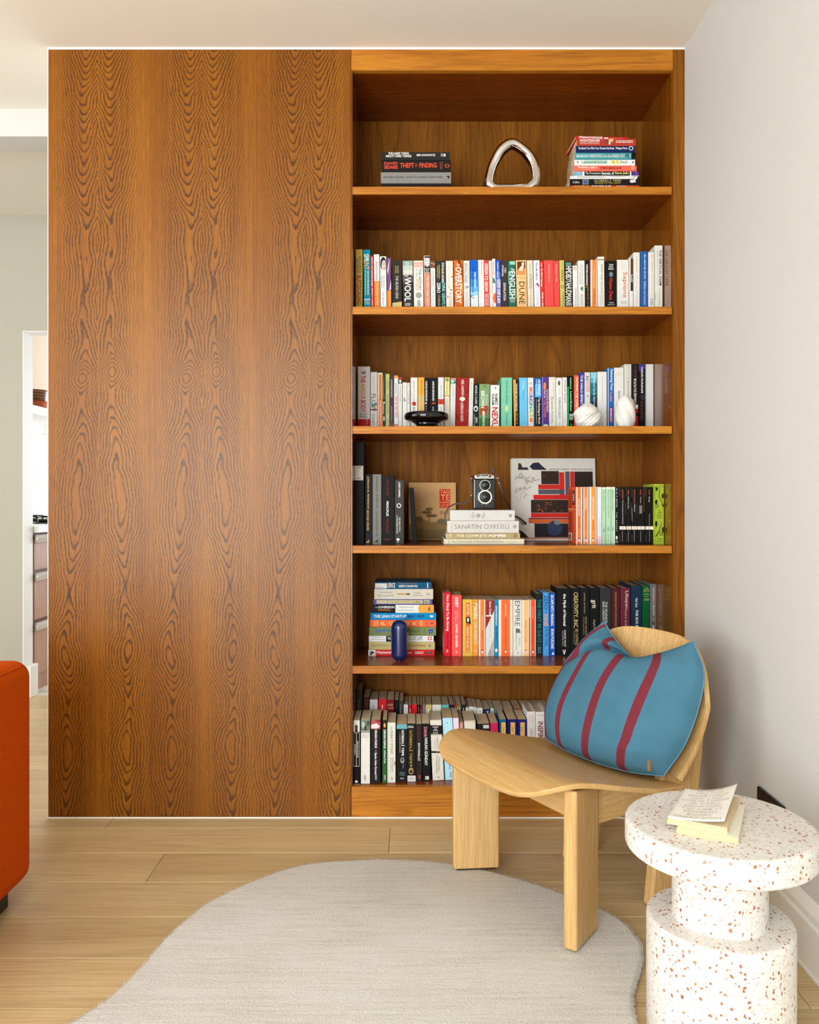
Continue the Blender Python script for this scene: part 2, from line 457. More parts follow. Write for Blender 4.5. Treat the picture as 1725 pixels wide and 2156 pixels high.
# ------------------------------------------------------------------ kitchen seen through the doorway
KX = -2.03
kt = struct(empty('floor_kitchen'), 'pale stone kitchen floor')
t_ = NT('pale_veined_stone'); o_ = t_.obj()
vn = t_.noise(o_, 3.0, 6, 0.65, 1.2)
t_.out(t_.mix(t_.ramp(vn, [(.47, G4(0)), (.5, G4(1)), (.53, G4(0))]), lin((228, 224, 216)), lin((170, 158, 146))), 0.35)
for i in range(3):
    for j in range(4):
        box('floor_tile', -2.9 + i * 1.3 + 0.001, -2.9 + (i + 1) * 1.3 - 0.001, 4.39 + j * 0.8 + 0.001, 4.39 + (j + 1) * 0.8 - 0.001, -0.02, 0, t_.m, kt)
tanw = plain('kitchen_wall_paint', (206, 190, 172), 0.75, 0.3, 0, 0.01)
struct(box('wall_kitchen', -2.78, -2.66, 4.4, 7.7, -0.05, 2.75, tanw), 'tan kitchen wall')
struct(mesh('wall_kitchen_far', *joinv(boxv(-2.8, 0.6, 7.65, 7.75, -0.05, 0.5), boxv(-2.8, 0.6, 7.65, 7.75, 2.4, 2.75), boxv(-2.8, -2.45, 7.65, 7.75, 0.5, 2.4), boxv(-0.05, 0.6, 7.65, 7.75, 0.5, 2.4)), tanw))
struct(box('wall_kitchen_side', 0.5, 0.6, 4.4, 7.7, -0.05, 2.75, M['wall']))
struct(box('ceiling_kitchen', -2.8, 0.6, 4.4, 7.7, 2.62, 2.75, tanw))
# glazed wall tiles behind the worktop, each one a piece
tl = struct(empty('wall_tiles_kitchen'), 'glossy white hand-made wall tiles')
tmat = plain('white_glazed_tile', (236, 235, 230), 0.12, 0.6, 0, 0.03, 30, 0.2, 60)
box('tile_grout', -2.66, -2.652, 5.2, 6.9, 0.92, 1.60, plain('tile_grout', (216, 212, 204), 0.9), tl)
v_, f_ = boxv(0, 0.009, -0.0492, 0.0492, -0.0492, 0.0492)
tme = bpy.data.meshes.new('tile'); tme.from_pydata(v_, [], f_); tme.materials.append(tmat)
for r in range(7):
    for c in range(12):
        o = bpy.data.objects.new('tile', tme); COL.objects.link(o); o.parent = tl
        o.location = (-2.652, 5.35 + 0.1 * c + (0.05 if r % 2 else 0), 0.97 + 0.1 * r)
        o.rotation_euler = (0, random.uniform(-.02, .02), random.uniform(-.02, .02))
ws = tag(empty('wall_shelf', (-2.5, 5.6, 1.64)), 'thick white wall shelf carrying the brown pot', 'shelf')
box('shelf_board', -0.16, 0.15, -0.95, 0.9, -0.055, 0.0, M['white'], ws, 0.004)
box('bracket', -0.16, 0.02, 0.6, 0.63, -0.2, -0.056, M['white'], ws)
pot = tag(empty('plant_pot', (-2.425, 5.30, 1.6405)), 'brown glazed pot with terracotta base on the kitchen shelf', 'pot')
mesh('pot_body', *lathe([(0.066, 0.0), (0.07, 0.0), (0.079, 0.10), (0.081, 0.112), (0.075, 0.112), (0.068, 0.02), (0.0, 0.018)], 32), plain('brown_glaze', (104, 58, 34), 0.25), pot, True)
mesh('terracotta_base', *lathe([(0.0705, 0.001), (0.0725, 0.001), (0.0755, 0.04), (0.0745, 0.04)], 32, cap=False), plain('bare_terracotta', (190, 92, 52), 0.8), pot, True)
for k in range(3):
    mesh('glaze_line', *lathe([(0.0772 + 0.0009 * k, 0.062 + 0.018 * k), (0.0782 + 0.0009 * k, 0.064 + 0.018 * k), (0.0776 + 0.0009 * k, 0.066 + 0.018 * k)], 32, cap=False), plain('pale_glaze_line', (176, 128, 92), 0.3), pot, True)
ku = tag(empty('kitchen_drawer_unit', (KX, 5.3, 0)), 'brown oak kitchen drawer unit with pale curved handles', 'cabinet')
wk = oak('kitchen_oak', (120, 80, 56), (168, 124, 96), (190, 146, 116), 'Z', 0.5, 1.0, 0.5)
box('carcass', -0.58, -0.024, -0.88, 0.9, 0.09, 0.868, wk, ku)
box('plinth', -0.5, -0.02, -0.88, 0.9, 0.0, 0.089, wk, ku)
for (z0, z1) in ((0.095, 0.385), (0.395, 0.655), (0.665, 0.862)):
    dr = box('drawer_front', -0.022, 0.0, -0.87, 0.89, z0, z1 - 0.03, wk, ku, 0.002, 1)
    pts = [(0.001, z1 - 0.05), (0.006, z1 - 0.052), (0.022, z1 - 0.042), (0.03, z1 - 0.022), (0.03, z1 - 0.012), (0.02, z1 - 0.004), (0.001, z1 - 0.004)]
    n = len(pts)
    V = [(x, -0.87, z) for x, z in pts] + [(x, 0.89, z) for x, z in pts]
    mesh('drawer_handle', V, [(i, (i + 1) % n, n + (i + 1) % n, n + i) for i in range(n)] + [tuple(range(n))[::-1], tuple(range(n, 2 * n))], plain('pale_metal', (226, 220, 212), 0.3, 0.6, 0.3), dr, True)
tag(box('kitchen_worktop', -2.65, KX + 0.03, 4.42, 6.3, 0.869, 0.905, plain('white_worktop', (238, 236, 230), 0.25), None, 0.003), 'white stone worktop on the oak kitchen drawers', 'worktop')
hb = tag(empty('gas_hob', (-2.33, 5.12, 0.9055)), 'black and glass hob on the kitchen worktop', 'hob')
box('hob_glass', -0.22, 0.22, -0.28, 0.28, 0.0, 0.006, plain('hob_glass', (60, 84, 88), 0.1), hb, 0.002)
for sx in (-0.1, 0.1):
    for sy in (-0.14, 0.14):
        mesh('burner', *lathe([(0.035, 0.006), (0.035, 0.02), (0.02, 0.024), (0.0, 0.024)], 20, sx, sy), M['black'], hb, True)
        gr = [boxv(sx - 0.08, sx + 0.08, sy - 0.005, sy + 0.005, 0.034, 0.044), boxv(sx - 0.005, sx + 0.005, sy - 0.08, sy + 0.08, 0.034, 0.044)]
        for ax_, ay_ in ((0.075, 0), (-0.075, 0), (0, 0.075), (0, -0.075)):
            gr.append(boxv(sx + ax_ - 0.005, sx + ax_ + 0.005, sy + ay_ - 0.005, sy + ay_ + 0.005, 0.006, 0.034))
        mesh('pan_support', *joinv(*gr), M['black'], hb)
# ------------------------------------------------------------------ books
_tc = {}
def text_geo(s, bold=False):
    """outline of a line of lettering as flat faces, scaled to a unit box"""
    k = (s, bold)
    if k in _tc: return _tc[k]
    cu = bpy.data.curves.new('lettering', 'FONT'); cu.body = s; cu.resolution_u = 2
    if bold: cu.offset = 0.018
    ob = bpy.data.objects.new('lettering', cu)
    me = bpy.data.meshes.new_from_object(ob)
    V = [(v.co.x, v.co.y) for v in me.vertices]; Fc = [tuple(p.vertices) for p in me.polygons]
    bpy.data.objects.remove(ob); bpy.data.curves.remove(cu); bpy.data.meshes.remove(me)
    if V:
        x0, x1 = min(v[0] for v in V), max(v[0] for v in V); y0, y1 = min(v[1] for v in V), max(v[1] for v in V)
        V = [((x - x0) / max(1e-6, x1 - x0), (y - y0) / max(1e-6, y1 - y0)) for x, y in V]
    _tc[k] = (V, Fc)
    return _tc[k]

INK = (52, 48, 44); WH = (238, 234, 226); OFF = (226, 220, 210); BLK = (24, 22, 21); GREY = (128, 122, 116)
RED = (205, 45, 38); GOLD = (196, 150, 78); NAVY = (28, 42, 92)

def prints(els, conv, off0=-0.0005):
    """flat print of a spine: list of (part name, colour, verts, faces); conv maps crop pixels to local (a, b)"""
    groups = {}
    order = 0; titled = False
    def add(nm, col, pts2, faces):
        nonlocal order
        g = groups.setdefault((nm, tuple(col)), ([], []))
        n = len(g[0]); y = off0 - 0.00012 * order
        g[0].extend((a, y, b) for a, b in pts2); g[1].extend(tuple(i + n for i in f) for f in faces)
        order += 1
    for e in els:
        k = e[0]
        if k in 'thu':
            s, x0, y0, x1, y1, col = e[1:7]; bold = len(e) > 7 and e[7]
            V, Fc = text_geo(s, bold)
            if not V: continue
            P = []
            for u, v in V:
                if k == 'h': q = (x0 + (x1 - x0) * u, y1 + (y0 - y1) * v)
                elif k == 't': q = (x0 + (x1 - x0) * v, y0 + (y1 - y0) * u)
                else: q = (x1 + (x0 - x1) * v, y1 + (y0 - y1) * u)
                P.append(conv(*q))
            add('lettering' if titled else 'title', col, P, Fc); titled = True
        elif k == 'r':
            x0, y0, x1, y1, col = e[1:6]
            add('cover_band', col, [conv(x0, y1), conv(x1, y1), conv(x1, y0), conv(x0, y0)], [(0, 1, 2, 3)])
        elif k == 'p':
            add('cover_picture', e[2], [conv(*q) for q in e[1]], [tuple(range(len(e[1])))])
        elif k in 'co':
            cx, cy, r, col = e[1:5]; ry = e[5] if len(e) > 5 else r; N = 20
            ring = [(cx + r * math.cos(2 * math.pi * i / N), cy + ry * math.sin(2 * math.pi * i / N)) for i in range(N)]
            if k == 'c': add('emblem', col, [conv(*q) for q in ring], [tuple(range(N))])
            else:
                inn = [(cx + .7 * (x - cx), cy + .7 * (y - cy)) for x, y in ring]
                add('emblem', col, [conv(*q) for q in ring + inn], [(i, (i + 1) % N, N + (i + 1) % N, N + i) for i in range(N)])
        elif k == 'l':       # lines of small print too fine to read, along the spine (v) or across it (h)
            d, x0, y0, x1, y1, col = e[1:7]; n = e[7] if len(e) > 7 else 1
            rg = random.Random(int(x0 * 7 + y0)); P, Fc = [], []
            for i in range(n):
                if d == 'v':
                    a0 = x0 + (x1 - x0) * (i + .2) / n; a1 = x0 + (x1 - x0) * (i + .72) / n; p = y0; unit = (a1 - a0)
                    while p < y1:
                        q = min(y1, p + unit * rg.uniform(1.5, 5)); m = len(P)
                        P += [conv(a0, q), conv(a1, q), conv(a1, p), conv(a0, p)]; Fc.append((m, m + 1, m + 2, m + 3)); p = q + unit * .8
                else:
                    a0 = y0 + (y1 - y0) * (i + .2) / n; a1 = y0 + (y1 - y0) * (i + .72) / n; p = x0; unit = (a1 - a0)
                    while p < x1:
                        q = min(x1, p + unit * rg.uniform(1.5, 5)); m = len(P)
                        P += [conv(p, a1), conv(q, a1), conv(q, a0), conv(p, a0)]; Fc.append((m, m + 1, m + 2, m + 3)); p = q + unit * .8
            add('small_print', col, P, Fc)
        elif k == 'b':       # upright bird emblem of the publisher: dark body, white front, small head
            cx, cy, hgt = e[1:4]
            def oval(x, y, rx, ry, N=14): return [conv(x + rx * math.cos(2 * math.pi * i / N), y + ry * math.sin(2 * math.pi * i / N)) for i in range(N)]
            add('emblem', BLK, oval(cx, cy, hgt * .26, hgt * .38), [tuple(range(14))])
            add('emblem', BLK, oval(cx, cy - hgt * .4, hgt * .13, hgt * .13), [tuple(range(14))])
            add('emblem', WH, oval(cx, cy + hgt * .06, hgt * .2, hgt * .33), [tuple(range(14))])
    return [(nm, col, v, f) for (nm, col), (v, f) in groups.items()]

def book_body(root, w, h, d, col, hard, flat=False, page_in=None, side=None):
    """cover folded round a block of pages. Upright: spine at y=0, width along x, height along z. Flat: lying, spine to the front."""
    t = 0.0024 if hard else 0.0007
    t = min(t, w * 0.2); c = min(0.0016 if hard else 0.0008, w * .15)
    pr = [(-w / 2, d), (-w / 2, c), (-w / 2 + c, 0), (w / 2 - c, 0), (w / 2, c), (w / 2, d), (w / 2 - t, d), (w / 2 - t, t), (-w / 2 + t, t), (-w / 2 + t, d)]
    n = len(pr)
    V = [(x, y, 0) for x, y in pr] + [(x, y, h) for x, y in pr]
    Fc = [(i, n + i, n + (i + 1) % n, (i + 1) % n) for i in range(n)]
    Fc += [(0, 1, 8, 9), (1, 2, 3, 4, 7, 8), (4, 5, 6, 7), (n + 9, n + 8, n + 1, n), (n + 8, n + 7, n + 4, n + 3, n + 2, n + 1), (n + 7, n + 6, n + 5, n + 4)]
    ins = 0.0035 if hard else 0.0004
    P, Pf = boxv(-w / 2 + t + .0002, w / 2 - t - .0002, t + .0002, d - (0.004 if hard else 0.0005), ins, h - ins)
    if flat:    # lie down: width becomes height
        V = [(z - h / 2, y, x + w / 2) for x, y, z in V]; P = [(z - h / 2, y, x + w / 2) for x, y, z in P]
    mesh('cover', V, Fc, paper(col), root)
    mesh('pages', P, Pf, M['pages'], root)

ORD = ['', 'first', 'second', 'third', 'fourth', 'fifth', 'sixth', 'seventh', 'eighth', 'ninth', 'tenth', 'eleventh', 'twelfth', 'thirteenth',
       'fourteenth', 'fifteenth', 'sixteenth', 'seventeenth', 'eighteenth', 'nineteenth', 'twentieth']
def ordn(n):
    if n <= 20: return ORD[n]
    tens = {2: 'twenty', 3: 'thirty', 4: 'forty', 5: 'fifty'}[n // 10]
    if n % 10 == 0: return {20: 'twentieth', 30: 'thirtieth', 40: 'fortieth', 50: 'fiftieth'}[n]
    return tens + '-' + ORD[n % 10]

class Row:
    """a row of upright books: Y of the spines, shelf top, wording"""
    def __init__(s, Y, z, where, group, vis=None):
        s.Y, s.z, s.where, s.group, s.n, s.vis, s.last = Y, z, where, group, 0, vis, XI0 + .0004
    def crop(s, ox, oy, sc, lean=0.0):
        s.c = (ox, oy, sc); s.lean = lean; return s
    def b(s, desc, x0, x1, yt, col, els=(), hard=False, lean=None, d=None, Y=None, side=None):
        ox, oy, sc = s.c; Y = Y or s.Y; th = -(s.lean if lean is None else lean)
        W = lambda cx, cy: ((ox + cx / sc - PX) * Y / F, CAMZ - (oy + cy / sc - PY) * Y / F)
        zt = W(0, yt)[1]; h = (zt - s.z) / math.cos(th)
        wd = (x1 - x0) / sc * Y / F - 0.0005
        ymid = (yt + (s.vis if s.vis is not None else yt + h * F / Y * sc)) / 2 if s.vis else yt + h * F / Y * sc / 2
        xm, zm = W((x0 + x1) / 2, ymid)
        lift = wd / 2 * abs(math.sin(th))
        Xc = xm - math.sin(th) * (zm - s.z)
        h -= lift
        if Xc - wd / 2 < s.last - 0.0001 and abs(th) < .06:           # never into the neighbour
            cut = s.last - (Xc - wd / 2); Xc += cut / 2; wd -= cut
        s.last = Xc + wd / 2 + 0.0002
        s.n += 1
        r = empty('hardcover_book' if hard else 'paperback_book', (Xc, Y, s.z + lift + 0.0002), (0, th, 0))
        tag(r, '%s, %s from left %s' % (desc, ordn(s.n), s.where), 'book', s.group)
        if d is None: d = (0.155 if h > 0.215 else 0.132) if Y < 2.87 else 0.125
        d = min(d, BACK - Y - 0.004)
        book_body(r, wd, h, d, col, hard)
        def conv(cx, cy):
            X, Z = W(cx, cy); dx, dz = X - Xc, Z - s.z - lift
            a = dx * math.cos(th) - dz * math.sin(th); b = dx * math.sin(th) + dz * math.cos(th)
            return (max(-wd / 2 + .0001, min(wd / 2 - .0001, a)), max(.0003, min(h - .0003, b)))
        for nm, c, V, Fc in prints(els, conv): mesh(nm, V, Fc, paper(c), r)
        if side:      # print on the cover that faces left
            for nm, c, V, Fc in prints(side(d, h), lambda a, b: (a, b)):
                mesh(nm, [(-wd / 2 + y_, d - a, b) for a, y_, b in V], Fc, paper(c), r)
        return r

class Stack:
    """books lying on top of one another, spines to the front; list them from the top"""
    def __init__(s, Y, z, where, group, ox, oy, sc):
        s.Y, s.z, s.where, s.group, s.c = Y, z, where, group, (ox, oy, sc); s.items = []
    def b(s, desc, x0, x1, y0, y1, col, els=(), hard=False, d=0.135, dy=0.0, rz=0.0):
        s.items.append((desc, x0, x1, y0, y1, col, els, hard, d, dy, rz))
    def build(s):
        ox, oy, sc = s.c; Y = s.Y; N = len(s.items); zb = s.z
        W = lambda cx, cy: ((ox + cx / sc - PX) * Y / F, CAMZ - (oy + cy / sc - PY) * Y / F)
        for i in range(N - 1, -1, -1):
            desc, x0, x1, y0, y1, col, els, hard, d, dy, rz = s.items[i]
            X0, Z1 = W(x0, y0); X1, _ = W(x1, y1)
            Xc = (X0 + X1) / 2; th = Z1 - zb - 0.0004; ln = X1 - X0
            r = empty('hardcover_book' if hard else 'paperback_book', (Xc, Y + dy, zb + 0.0002), (0, 0, rz))
            tag(r, '%s, %s down in %s' % (desc, ordn(i + 1), s.where), 'book', s.group)
            book_body(r, th, ln, min(d, BACK - Y - dy - .006), col, hard, flat=True)
            def conv(cx, cy, Xc=Xc, zb=zb, ln=ln, th=th):
                X, Z = W(cx, cy)
                return (max(-ln / 2 + .0002, min(ln / 2 - .0002, X - Xc)), max(.0002, min(th - .0002, Z - zb)))
            for nm, c, V, Fc in prints(els, conv): mesh(nm, V, Fc, paper(c), r)
            zb = Z1
# ---- top shelf: two stacks
S = Stack(2.76, zr[0], 'left stack on top shelf', 'books lying on the top shelf', 730, 260, 5.0735)
S.b('slim black book with white lettering', 370, 1102, 305, 385, (44, 40, 38), [('h', 'THE HARD THING', 445, 308, 665, 333, WH, 1), ('h', 'ABOUT HARD THINGS', 418, 336, 693, 362, WH, 1), ('h', 'BEN HOROWITZ', 750, 328, 947, 350, WH, 1), ('o', 1022, 338, 15, WH), ('r', 1042, 325, 1056, 355, WH)])
S.b('black book with orange lettering', 374, 1116, 392, 514, (36, 32, 30), [('h', 'DAVID', 402, 412, 547, 442, (226, 84, 56), 1), ('h', 'SEDARIS', 402, 450, 547, 486, (226, 84, 56), 1), ('h', 'THEFT', 572, 424, 722, 475, (226, 84, 56), 1), ('h', 'BY', 735, 436, 757, 466, (226, 84, 56)), ('h', 'FINDING', 778, 422, 963, 474, (226, 84, 56), 1), ('t', 'DIARIES', 998, 412, 1008, 492, (200, 74, 52)), ('l', 'v', 1015, 412, 1026, 490, (200, 74, 52)), ('o', 1074, 454, 27, (226, 84, 56), 19)], True)
S.b('grey hardback book', 366, 1116, 518, 634, (134, 131, 126), [('h', 'MICHAEL POLLAN   HOW TO CHANGE YOUR MIND', 395, 563, 1022, 584, (44, 42, 40)), ('p', [(1070, 562), (1098, 562), (1098, 590), (1088, 590), (1088, 576), (1070, 572)], BLK)], True)
S.b('black book half hidden by the shelf edge', 368, 1134, 640, 745, (34, 30, 28), [], True)
S.build()
S = Stack(2.76, zr[0], 'right stack on top shelf', 'books lying on the top shelf', 1010, 260, 3.9205)
S.b('bright red book', 795, 1240, 103, 124, (190, 36, 38), [('h', 'STRENGTHSFINDER', 818, 106, 1020, 124, WH, 1), ('r', 1030, 112, 1066, 123, OFF), ('l', 'h', 1080, 114, 1190, 122, (225, 130, 120))], dy=0.004, rz=0.05)
S.b('brick red book with white capitals', 803, 1290, 126, 178, (172, 60, 44), [('h', 'MONTESSORI', 830, 131, 992, 150, WH, 1), ('h', 'FROM THE START', 830, 152, 992, 162, (236, 210, 196)), ('l', 'h', 830, 164, 990, 172, (226, 190, 176)), ('c', 1085, 138, 20, (222, 168, 120), 18), ('r', 1040, 135, 1066, 170, (120, 70, 60)), ('r', 1066, 150, 1080, 176, (210, 200, 190)), ('l', 'h', 1126, 140, 1265, 164, (236, 214, 204), 2)])
S.b('navy blue book', 795, 1284, 186, 238, (26, 40, 84), [('h', 'The Book You Wish Your Parents Had Read', 815, 196, 1110, 214, WH, 1), ('h', 'Philippa Perry', 1125, 196, 1221, 218, WH, 1), ('o', 1250, 206, 19, WH, 17)])
S.b('teal book with black end', 788, 1288, 241, 295, (70, 144, 150), [('l', 'h', 800, 258, 898, 282, (214, 230, 228), 2), ('h', 'PARENTING from the INSIDE OUT', 905, 256, 1198, 282, WH), ('o', 1222, 264, 12, BLK), ('r', 1240, 252, 1244, 278, OFF), ('r', 1254, 241, 1288, 295, BLK)])
S.b('white book with green and yellow patches', 784, 1284, 299, 346, (228, 226, 220), [('r', 860, 306, 1052, 334, (168, 206, 182)), ('r', 1080, 306, 1160, 334, (226, 222, 132)), ('h', 'Summerhill School', 840, 308, 1050, 330, (72, 84, 76)), ('h', 'A. S. Neill', 1094, 308, 1220, 330, (96, 92, 48)), ('r', 805, 312, 816, 326, RED), ('p', [(1258, 312), (1266, 320), (1274, 312), (1272, 326), (1260, 326)], BLK)])
S.b('coral book with dark red lettering', 782, 1297, 347, 393, (226, 102, 80), [('h', 'RAISING GIRLS', 813, 354, 968, 370, WH, 1), ('h', 'in the twenty-first century', 836, 374, 948, 386, (246, 206, 190)), ('h', 'STEVE BIDDULPH', 998, 360, 1173, 378, (116, 30, 24), 1), ('o', 1264, 368, 12, WH)])
S.b('thin pale blue, black and purple book', 778, 1317, 396, 431, (228, 226, 220), [('r', 778, 396, 848, 431, (110, 160, 196)), ('h', 'Gallo', 800, 400, 836, 420, (200, 214, 100)), ('r', 866, 398, 1240, 431, BLK), ('h', 'The Presentation', 874, 402, 1002, 420, WH), ('h', 'Secrets of', 1008, 400, 1110, 424, WH, 1), ('h', 'Steve Jobs', 1118, 400, 1230, 426, (226, 214, 130), 1), ('r', 1252, 396, 1317, 431, (66, 56, 120)), ('r', 1284, 406, 1298, 420, (210, 60, 80))])
S.b('very thin white book', 748, 1302, 434, 456, (226, 222, 218), [('l', 'h', 806, 440, 1032, 448, (120, 116, 112)), ('l', 'h', 1090, 436, 1202, 442, (150, 146, 142)), ('p', [(1268, 442), (1290, 432), (1278, 444)], BLK)])
S.b('black book with gold capitals and blue picture', 745, 1322, 458, 510, (34, 31, 29), [('h', 'Collins', 770, 476, 824, 494, WH), ('r', 850, 464, 900, 504, (150, 140, 120)), ('r', 856, 470, 894, 498, (70, 92, 150)), ('h', 'GÖBEKLİ TEPE', 945, 458, 1168, 484, (196, 176, 118)), ('h', 'GENESIS OF THE GODS', 950, 487, 1162, 500, (190, 160, 90)), ('c', 1258, 478, 18, OFF, 14), ('r', 1272, 460, 1288, 488, OFF)])
S.b('orange-red book half hidden by the shelf edge', 750, 1318, 511, 572, (214, 78, 44), [('h', 'POSITIVE', 784, 512, 906, 540, (236, 196, 90)), ('h', 'DISCIPLINE', 926, 512, 1086, 540, WH, 1), ('l', 'h', 1130, 514, 1212, 522, OFF)])
S.build()

# ---- second shelf
Rw = Row(2.80, zr[1], 'on second shelf', 'books standing on the second shelf')
r = Rw.crop(735, 500, 10.147, 0.004); r.vis = 1470
r.b('mustard book with dark red title', 143, 291, 255, (186, 152, 76), [('t', 'REID HOFFMAN', 215, 405, 262, 757, (58, 44, 24)), ('t', 'AND CHRIS YEH', 165, 465, 205, 757, (58, 44, 24)), ('t', 'BLITZSCALING', 165, 812, 265, 1430, (150, 56, 22), 1)], lean=0)
r.b('teal blue book', 312, 457, 262, (8, 138, 158), [('t', 'SPR', 312, 355, 425, 520, (226, 226, 200), 1), ('t', 'INT', 316, 524, 428, 690, (214, 168, 96), 1), ('l', 'v', 395, 715, 425, 1235, WH), ('l', 'v', 338, 700, 372, 1235, (214, 200, 110)), ('h', 'KNAPP', 325, 1310, 452, 1350, WH, 1), ('h', 'ZERATSKY', 328, 1368, 450, 1394, OFF), ('h', '& KOWITZ', 332, 1406, 450, 1438, OFF)], lean=0.011)
r.b('thin red book', 466, 526, 388, (212, 56, 56), [('t', 'FINITE AND INFINITE GAMES', 478, 440, 508, 1040, WH), ('t', 'JAMES P. CARSE', 480, 1080, 512, 1462, WH)], lean=0.012)
r.b('grey-white and orange book', 536, 656, 360, (218, 214, 208), [('r', 530, 935, 662, 1640, (240, 128, 52)), ('t', 'Bertrand Russell', 575, 525, 620, 905, GREY), ('t', 'The Analysis of Mind', 582, 965, 628, 1440, WH)], lean=0.012)
r.b('white book with dark-haired face at top', 667, 801, 405, (226, 222, 216), [('c', 732, 560, 62, (40, 32, 30), 140), ('c', 745, 600, 50, (206, 186, 172), 115), ('r', 716, 560, 738, 572, (60, 44, 40)), ('r', 762, 560, 782, 572, (60, 44, 40)), ('r', 740, 660, 776, 672, (150, 80, 70)), ('t', 'Emotions', 735, 825, 765, 1085, GREY), ('t', 'Revealed', 688, 840, 718, 1070, GREY), ('t', 'Paul Ekman', 718, 1165, 748, 1440, (150, 144, 138))], lean=0.012)
r.b('thin purple and orange book', 812, 902, 438, (98, 80, 132), [('r', 806, 1130, 910, 1640, (240, 136, 56)), ('p', [(820, 700), (860, 455), (866, 500), (832, 800)], WH), ('p', [(866, 1125), (898, 900), (902, 1110)], OFF), ('t', 'HIGH OUTPUT MANAGEMENT', 846, 480, 876, 1080, (208, 70, 50)), ('t', 'ANDREW S. GROVE', 852, 1170, 880, 1460, (250, 190, 120))], lean=0.01)
r.b('charcoal book with yellow foot', 924, 1131, 490, (52, 49, 46), [('p', [(924, 1400), (1132, 1372), (1132, 1640), (924, 1640)], (204, 182, 118)), ('t', 'RICHARD', 1030, 615, 1060, 760, (198, 184, 120)), ('t', 'DAWKINS', 985, 608, 1015, 768, (198, 184, 120)), ('t', 'THE SELFISH GENE', 997, 820, 1055, 1310, (216, 212, 204))], lean=0.002)
r.b('book fading from pale green to black', 1152, 1366, 498, (58, 57, 55), [('r', 1140, 490, 1376, 600, (140, 168, 156)), ('r', 1140, 600, 1376, 700, (184, 192, 186)), ('r', 1140, 700, 1376, 790, (204, 202, 194)), ('p', [(1140, 790), (1376, 790), (1376, 830), (1300, 800), (1240, 850), (1140, 815)], (160, 158, 150)), ('r', 1140, 850, 1376, 960, (96, 94, 90)), ('o', 1245, 560, 32, WH), ('t', 'WOOL', 1187, 855, 1325, 1372, WH, 1), ('h', 'HUGH', 1205, 1405, 1310, 1428, WH, 1), ('h', 'HOWEY', 1195, 1438, 1320, 1462, WH, 1)], lean=0.008)
r.b('off-white book with salmon stripes and grey roundel', 1382, 1590, 498, (222, 216, 206), [('r', 1376, 535, 1594, 562, (224, 140, 116)), ('r', 1376, 580, 1594, 602, (224, 140, 116)), ('r', 1376, 618, 1594, 636, (224, 140, 116)), ('t', 'THE HISTORY', 1490, 665, 1542, 1140, INK), ('t', 'of The', 1425, 665, 1466, 850, GREY), ('t', 'WORLD', 1425, 870, 1476, 1140, (206, 150, 96)), ('o', 1490, 1235, 60, (132, 128, 122)), ('c', 1490, 1235, 36, (158, 154, 148)), ('l', 'v', 1460, 1340, 1525, 1465, GREY, 2)], lean=0.012)
r = Rw.crop(885, 510, 10.147, 0.012); r.vis = 1368
r.b('book with black and white face above salmon', 84, 212, 290, (224, 214, 196), [('r', 92, 302, 206, 566, (176, 172, 164)), ('r', 92, 302, 206, 335, (38, 36, 34)), ('c', 146, 420, 42, (226, 222, 214), 82), ('r', 122, 392, 150, 412, (40, 38, 36)), ('r', 150, 455, 172, 468, (60, 58, 54)), ('p', [(92, 566), (206, 566), (206, 500), (150, 535), (92, 490)], (54, 52, 50)), ('r', 96, 580, 206, 660, BLK), ('h', 'Paul', 118, 592, 182, 620, WH, 1), ('h', 'Auster', 104, 628, 200, 652, WH, 1), ('r', 96, 668, 207, 1560, (226, 128, 104)), ('t', 'THE NEW YORK TRILOGY', 138, 710, 186, 1440, (246, 224, 190))])
r.b('white book with brown picture at top', 224, 326, 405, (222, 220, 216), [('r', 210, 395, 330, 555, (104, 70, 52)), ('c', 250, 450, 18, (180, 150, 130)), ('c', 292, 470, 16, (200, 180, 160)), ('r', 240, 520, 310, 545, (170, 80, 50)), ('l', 'v', 240, 610, 300, 960, (176, 172, 166), 2), ('t', 'THE TENANT', 262, 990, 292, 1350, (170, 166, 160))])
r.b('charcoal book with white and yellow lettering', 337, 442, 395, (54, 51, 47), [('t', 'THE BIOGRAPHY OF A', 395, 480, 425, 790, (206, 194, 110)), ('t', 'DANGEROUS IDEA', 358, 505, 388, 760, (206, 194, 110)), ('t', 'ZERO', 360, 865, 432, 1085, WH, 1), ('t', 'CHARLES SEIFE', 385, 1135, 425, 1480, (200, 186, 120))])
r.b('black book with white and cyan script', 446, 545, 400, (48, 46, 44), [('t', 'DOUGLAS ADAMS', 458, 440, 512, 860, (228, 228, 222), 1), ('t', 'DIRK GENTLY', 468, 870, 532, 1400, (126, 216, 214), 1)])
r.b('cream book speckled with red', 552, 706, 400, (222, 212, 198), [('t', 'The Time of the', 606, 465, 640, 980, (216, 176, 130)), ('c', 680, 740, 14, (150, 50, 36)), ('c', 664, 1024, 16, (60, 40, 36)), ('c', 655, 1095, 12, (150, 60, 46)), ('c', 590, 1175, 12, (70, 50, 44)), ('p', [(580, 940), (590, 930), (668, 1040), (660, 1046)], (200, 160, 130)), ('l', 'v', 620, 1140, 670, 1360, (220, 170, 150), 2)])
r.b('orange-brown book with large white title', 720, 918, 385, (204, 104, 42), [('p', [(790, 380), (860, 380), (900, 560), (905, 780), (880, 700), (850, 520)], (112, 62, 34)), ('p', [(880, 800), (920, 900), (925, 1200), (905, 1100)], (232, 160, 80)), ('p', [(722, 1100), (760, 1250), (722, 1368)], (150, 70, 30)), ('h', 'The', 775, 460, 846, 512, WH, 1), ('t', 'OVERSTORY', 752, 530, 884, 1310, WH, 1)], lean=0.008)
